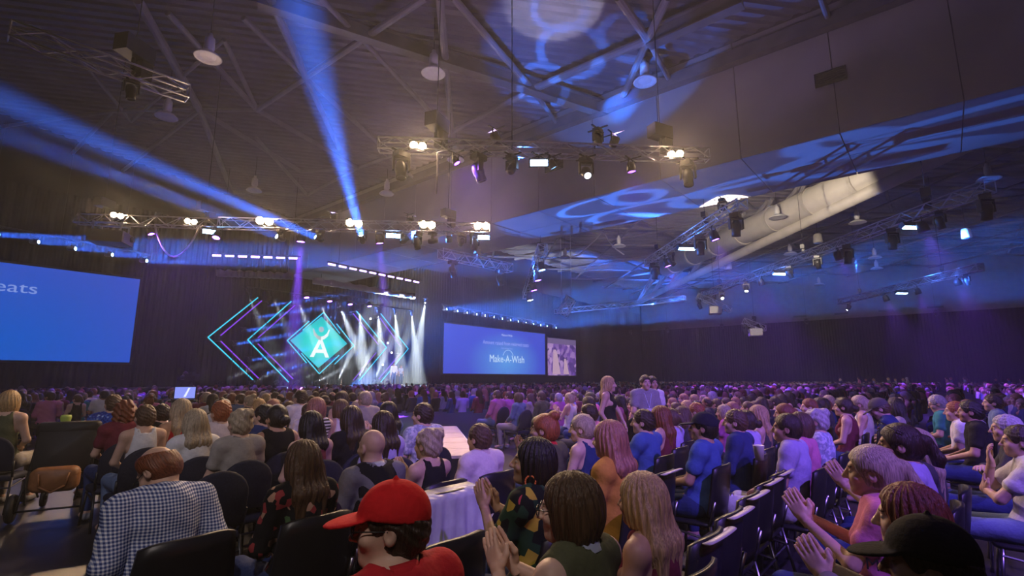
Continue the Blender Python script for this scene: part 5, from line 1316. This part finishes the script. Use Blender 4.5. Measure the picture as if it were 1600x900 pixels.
hero(660, 628, 'man in a pale flowered shirt next to the platform', 'short', 'dark', 'tee', 'white', d=5.6, mat='blossom', yaw=.35, **B)
hero(470, 608, 'man in a plain white t-shirt in the left block', 'short', 'dark', 'tee', 'white', d=8.8, **B)
hero(570, 610, 'person in a beige top and bare nape', 'buzz', 'ash', 'tee', 'beige', d=8.4, **B)
hero(533, 611, 'woman in a lilac tank top turning left', 'bob', 'dark', 'tank', 'lavender', fem=True, d=8.6, yaw=.5, **B)
hero(18, 607, 'fair-haired woman in an olive dress at the left edge', 'bob', 'blond', 'tank', 'olive', fem=True, d=6.6, rz=-.5, pants='beige', **B)
# stage and camera crew
hero(616, 567, 'presenter in a pale jacket standing on the stage', 'short', 'brown', 'long', 'white', sitting=False, d=px_of(aty(616, 600, 34.6))[2], z0=SZ, rz=2.6, pants='denim')
hero(627, 571, 'presenter with blond hair in a pale blue dress on stage', 'mid', 'blond', 'tee', 'denim', fem=True, sitting=False, d=px_of(aty(627, 600, 34.4))[2], z0=SZ, rz=2.9, pants='denim', mat='blossom')
hero(290, 580, 'camera operator in black behind the tripod', 'short', 'dark', 'long', 'black', sitting=False, d=22, rz=0)
# SHOT lettering on the black t-shirt, letters on the pink one
def text_mesh(txt, size, ext=.001):
    cu = bpy.data.curves.new('lettering', 'FONT'); cu.body = txt; cu.size = size; cu.align_x = 'CENTER'; cu.extrude = ext
    o = bpy.data.objects.new('tmp', cu); COL.objects.link(o); dg = bpy.context.evaluated_depsgraph_get(); me = bpy.data.meshes.new_from_object(o.evaluated_get(dg)); bpy.data.objects.remove(o); bpy.data.curves.remove(cu); me.name = 'lettering'; return me
b, J, t = bs; me = text_mesh('SHOT', .11); me.materials.append(pmat('white_print', (.75, .75, .8), .7)); o = link('lettering', me, None, t); o.matrix_local = Matrix.Translation((0, J['che'][1] - .147, .96)) @ Matrix.Rotation(math.pi / 2, 4, 'X')
b, J, t = pk; wp = pmat('black_print', (.02, .02, .025), .7)
for tx, sx_, z_, sz in (('M', .05, .80, .075), ('OT', -.02, .93, .06)):
    me = text_mesh(tx, sz); me.materials.append(wp); o = link('lettering', me, None, t); o.matrix_local = Matrix.Translation((-J['sw'] * 1.12 - .055, J['che'][1] + sx_, z_)) @ Matrix.Rotation(-math.pi / 2, 4, 'Z') @ Matrix.Rotation(math.pi / 2, 4, 'X')
b, J, t = sg; g = link('sunglasses', GLS, None, b); g.matrix_local = headM(J) @ Matrix.Translation((0, -.02, .075)) @ Matrix.Rotation(math.radians(28), 4, 'X') @ Matrix.Scale(1.15, 4)
b, J, t = ld; c = J['che']; lm_ = pmat('lanyard_ribbon', (.55, .6, .8), .7); m = MB()
for s_ in (-1, 1): m.path([(s_ * .065, c[1] - .01, J['nek'][2] + .035), (s_ * .06, c[1] + .11, c[2] + .10), (0, c[1] + .135, c[2] - .12)], .006, 5)
m.build('lanyard', lm_, b); MB().box((0, c[1] + .14, c[2] - .19), (.09, .006, .13)).build('name_badge', M['white'], b)
# draped jacket on a chair, papers, cup
p = chair_at(706, 766, 'plain', 'chair with a silvery jacket hung over its back', 0.0, force=True)
vs, fs = [], []; n1, n2 = 24, 22
for i in range(n1 + 1):
    for k in range(n2 + 1):
        u = i / n1 * 2 - 1; s_ = k / n2; x = u * .25; fold = .010 * math.sin(u * 17 + 3 * s_) + .012 * math.sin(u * 8 - s_ * 4)
        if s_ < .28: y = -.225 + .02; z = .91 - (.28 - s_) * .62; y += .012
        else: y = -.345 - .03 * s_ + fold * s_ * 1.5; z = .915 - (s_ - .28) * .78
        vs.append((x * (1 + .12 * s_), y, z))
for i in range(n1):
    for k in range(n2): a = i * (n2 + 1) + k; fs.append((a, a + 1, a + n2 + 2, a + n2 + 1))
jk = MB().add(vs, fs).build('jacket', pmat('silver_satin', (.55, .57, .62), .35, var=.15, scale=12, bump=.2), None, True); sm = jk.modifiers.new('thick', 'SOLIDIFY'); sm.thickness = .006
jk.location = p.location; tag(jk, 'silvery white jacket draped over a chair back behind the red cap', 'jacket')
for px_, py_, z, lab in ((742, 822, .58, 'white sheet of paper on the lap beside the draped jacket'), (1048, 700, .66, 'pale leaflet held in the row before the blond woman')):
    o = cushion(rrect(.21, .28, .01), .003, .001, Matrix.Rotation(math.radians(62), 4, 'X')).build('paper_sheet', M['white']); o.location = atz(px_, py_, z); o.rotation_euler = (0, 0, .6); tag(o, lab, 'paper')
o = MB().lathe([(0, 0), (.032, 0), (.042, .11), (.044, .115), (.038, .11), (0, .1)], 14).build('drink_cup', M['white'], None, True); o.location = atd(1187, 719, 4.1); tag(o, 'pale drinking cup held by the man with shaved sides', 'cup')

# empty chairs in view
empties = [(346, 742, 'banquet', 'empty navy chair right of the checked shirt, first'), (412, 735, 'banquet', 'empty navy chair left of the long ombre hair'), (303, 722, 'banquet', 'empty navy chair above the checked shirt man'), (527, 712, 'banquet', 'empty navy chair left of the bald man'), (622, 700, 'banquet', 'empty navy chair right of the bald man'), (385, 700, 'banquet', 'empty navy chair under the beige t-shirt'),
    (612, 712, 'banquet', 'empty navy chair close behind the bald man')][:6]
for x, y, k, l in empties: chair_at(x, y, k, l)
row = [(1118, 832), (1152, 797), (1180, 770), (1204, 750), (1224, 736), (1243, 725)]
for k, (x, y) in enumerate(row): chair_at(x, y, 'shell', ords[k] + ' empty chair with grey rim in the row behind the long blond hair', group='empty chairs of the right foreground row')
row = [(1046, 735), (1076, 716), (1106, 703), (1134, 692), (1160, 683), (1183, 676)]
for k, (x, y) in enumerate(row): chair_at(x, y, 'shell', ords[k] + ' empty black chair in the row before the man in white t-shirt', group='empty chairs of the second right row')
row = [(985, 692), (1012, 684), (1072, 668)]
for k, (x, y) in enumerate(row): chair_at(x, y, 'shell', ords[k] + ' empty black chair below the violet-blue t-shirt', group='empty chairs of the third right row')
row = [(1472, 763), (1480, 793), (1490, 828), (1497, 866)]
for k, (x, y) in enumerate(row): chair_at(x, y, 'shell', ords[k] + ' empty grey-rimmed chair right of the black cap, from the top', group='empty chairs beside the black cap')
for k, (x, y) in enumerate([(722, 838), (838, 806)]): chair_at(x, y, 'plain', ['empty black chair just right of the red cap', 'empty black chair left of the brown bobbed person'][k])

# ---------------------------------------------------------------- the rest of the audience on a seating grid
def template(pose, fem, yaw, tops, build=1.0):
    J = joints(pose, fem, 0, (yaw, .03, 0), True, build)
    return dict(J=J, body=make_body('body', J, .022, .0095, .5 if pose != 'clap' else .12, 'clap' if pose == 'clap' else False, .0075), tops={k: make_top('top', J, k, .019, seed=yaw * 9) for k in tops}, tro=make_trousers('trousers', J, .024), fem=fem)
TPL = [template('lap', False, .1, ('tee', 'long')), template('lap', False, .5, ('tee', 'long'), 1.12), template('fold', False, -.1, ('tee', 'long')), template('lap', True, .1, ('tee', 'tank')), template('lap', True, .45, ('long', 'tank')), template('clap', True, .15, ('tee', 'tank'))]
MALE_H = ['short', 'short', 'fade', 'ring', 'buzz', 'quiff']; FEM_H = ['long', 'mid', 'bob', 'pony', 'bun', 'lowbun', 'mid', 'long']
HN = {'black': 'black', 'dark': 'dark', 'brown': 'brown', 'auburn': 'auburn', 'blond': 'blond', 'ash': 'fair', 'grey': 'grey', 'red': 'red', 'copper': 'ginger'}
HS = {'short': 'short hair', 'fade': 'cropped hair', 'ring': 'thinning hair', 'buzz': 'shorn hair', 'quiff': 'tufted hair', 'long': 'long hair', 'mid': 'shoulder-length hair', 'bob': 'bobbed hair', 'pony': 'ponytail', 'bun': 'high bun', 'lowbun': 'low bun'}
seats = []
rr = random.Random(11)
for j in range(-16, 32):
    Yr = .85 + .95 * j
    for i in range(0, 150):
        X = 1.2 + .54 * i + (.27 if j % 2 else 0); Y = Yr + .12 * math.sin(i * .3 + j)
        if Y > 30.5 or X > 77 or Y < -14: continue
        if X % 15.0 > 13.6 and X > 13: continue                       # cross aisles between blocks
        x, y, d = px_of((X, Y, 1.3))
        if d < (7.2 if x > 1250 else (6.2 if x > 840 else 5.4)) or x < -40 or x > 1650: continue
        if X < 3.4 and Y < 16: continue                               # left aisle with the pushchair
        if d < 15.5 and 684 < x < 792: continue                       # open floor of the diagonal aisle
        if d < 11.5 and 650 < x < 835: continue
        if 4.6 < X < 10.6 and 5.2 < Y < 12.2 and x > 600: continue     # platform
        if d < 9.2 and 935 < x < 1030 and d > 6.6: continue            # where people stand
        if x < 700 and d < 9 and rr.random() < .25: continue
        if min((X - a) ** 2 + (Y - b) ** 2 for a, b, _ in PEOPLE) < .5 ** 2: continue
        if min((X - a) ** 2 + (Y - b) ** 2 for a, b in CHAIRS) < .45 ** 2: continue
        if rr.random() < (.10 if d < 20 else .22): continue
        seats.append((d, X, Y, i, j, x))
seats.sort()
N_IND = 300 - len(PEOPLE)
TCN = ['navy', 'black', 'white', 'grey', 'blue', 'pink', 'teal', 'beige', 'lavender', 'charcoal', 'maroon', 'magenta', 'denim', 'navy', 'black', 'white', 'charcoal']
HCN = ['black', 'dark', 'brown', 'brown', 'auburn', 'blond', 'ash', 'grey', 'dark', 'copper']
def block(X, Y, x): return 'left block' if x < 690 else ('middle block' if X < 28.6 else 'far right block')
U = ['', 'first', 'second', 'third', 'fourth', 'fifth', 'sixth', 'seventh', 'eighth', 'ninth', 'tenth', 'eleventh', 'twelfth', 'thirteenth', 'fourteenth', 'fifteenth', 'sixteenth', 'seventeenth', 'eighteenth', 'nineteenth']
def ordw(n): return U[n] if n < 20 else {2: 'twent', 3: 'thirt', 4: 'fort', 5: 'fift', 6: 'sixt'}[n // 10] + ('ieth' if n % 10 == 0 else 'y-' + U[n % 10])
IND = seats[:N_IND]; rows_ = {}
for d, X, Y, i, j, x in IND: rows_.setdefault(block(X, Y, x), {}).setdefault(j, []).append(i)
def place_words(X, Y, x, i, j):
    bk = block(X, Y, x); r = rows_[bk]; return '%s, %s row, %s seat' % (bk, ordw(sorted(r).index(j) + 1), ordw(sorted(r[j]).index(i) + 1))
for d, X, Y, i, j, x in IND:
    T = rr.choice(TPL); fem = T['fem']; kind = rr.choice(list(T['tops'])); tc = rr.choice(TCN); hs = rr.choice(FEM_H if fem else MALE_H); hc = rr.choice(HCN); J = T['J']
    b = link('person', T['body']); b.color = C4(SK[rr.choice(['fair', 'fair', 'pale', 'tan', 'brown'])]); s = rr.uniform(.90, 1.0); b.scale = (s, s, s); b.location = (X, Y, .0); rz = rr.uniform(-.22, .22); b.rotation_euler = (0, 0, rz)
    dress(b, J, T['tops'][kind], T['tro'], hs, HC[hc], TC[tc], TC[rr.choice(['navy', 'black', 'denim', 'beige', 'charcoal'])], hstep=.0105)
    tag(b, 'person in %s top with %s %s, %s' % (tc, HN[hc], HS[hs], place_words(X, Y, x, i, j)), 'person', 'seated audience')
    if d < 12.5: chair(X, Y, rz * .3, 'banquet', 'navy chair under the %s top with %s %s, %s' % (tc, HN[hc], HS[hs], place_words(X, Y, x, i, j)), 'audience chairs')
# everyone farther off: one crowd
def low(step, shoulders, hair):
    J = joints('lap', False, 0, (.1, 0, 0), True)
    F = Field(axis3(-.32, .32, -.12, .12, step * 1.6, step), axis3(-.3, .36, -.18, .12, step * 1.6, step), axis3(.60 if shoulders else .80, 1.42, 1.05, 1.42, step * 1.5, step))
    add_torso(F, J, .012); add_arms(F, J, .012, 2.0 if shoulders else .8); R = J['R']; F.ell(hp(J, (0, 0, .0)), (.082, .10, .125), .02, R); F.cone(hp(J, (0, -.03, -.06)), J['nek'], .05, .055, .03)
    F.ell(hp(J, (0, -.02, .035)), (.095, .112, .108), .02, R)
    if hair == 'long': F.cone(hp(J, (0, -.07, 0)), hp(J, (0, -.11, -.24)), .085, .06, .04)
    if hair == 'bun': F.ell(hp(J, (0, -.10, .11)), (.05, .05, .05), .01)
    v, q = F.surf(); p = (v - np.asarray(J['hed'], np.float32)) @ R; reg = np.zeros(len(v), np.int32)          # 0 top, 1 skin, 2 hair
    head = (v[:, 2] > 1.10); reg[head] = 1; hr = head & ((p[:, 1] < .045 - .3 * np.clip(-p[:, 2], 0, 1)) & (p[:, 2] > -.08) | (p[:, 2] > .07)); reg[hr] = 2
    if hair == 'long': reg[(p[:, 1] < -.05) & (p[:, 2] > -.30) & (np.abs(p[:, 0]) < .11)] = 2
    return v, q, reg
LOWS = {1: [low(.026, True, h) for h in ('short', 'long', 'bun')], 2: [low(.036, False, h) for h in ('short', 'long')]}
VV, QQ, CC, nv = [], [], [], 0
far = seats[N_IND:]
stand = [(atd(x, 594, 46), 1) for x in (1312, 1341, 1352, 1364, 1387, 1398, 1410, 1416, 1478, 1485, 1506, 1512, 1555, 1575, 1594)]
for it in far + [(46, p.x, p.y, 0, 0, 0) for p, _ in stand]:
    d, X, Y = it[:3]; v, q, reg = rr.choice(LOWS[1 if d < 19 else 2]); a = rr.uniform(-.3, .3); s = rr.uniform(.88, 1.0); c, sn = math.cos(a) * s, math.sin(a) * s
    z0 = .45 if it[5] == 0 and it[3] == 0 and d == 46 else 0
    w = np.empty_like(v); w[:, 0] = v[:, 0] * c - v[:, 1] * sn + X; w[:, 1] = v[:, 0] * sn + v[:, 1] * c + Y; w[:, 2] = v[:, 2] * s + z0
    pal = np.array([TC[rr.choice(TCN)], SK[rr.choice(['fair', 'pale', 'tan', 'fair'])], HC[rr.choice(HCN)]], np.float32); col = np.ones((len(v), 4), np.float32); col[:, :3] = pal[reg]
    VV.append(w); QQ.append(q + nv); CC.append(col); nv += len(v)
me = np_mesh('crowd', np.concatenate(VV), np.concatenate(QQ), True, np.concatenate(CC))
mc = pmat('crowd_cloth', (.5, .5, .5), .8, spec=.2); va = mc.node_tree.nodes.new('ShaderNodeVertexColor'); va.layer_name = 'tone'; mc.node_tree.links.new(va.outputs[0], mc.node_tree.nodes['Principled BSDF'].inputs['Base Color']); me.materials.append(mc)
cr_ = link('crowd', me); cr_['kind'] = 'stuff'; tag(cr_, 'dense far audience filling the hall to the back curtain', 'crowd')
print('PEOPLE', len(PEOPLE), 'seats', len(seats), 'crowd quads', len(me.polygons))
for b in bpy.data.objects:
    if '_s' in b: del b['_s']
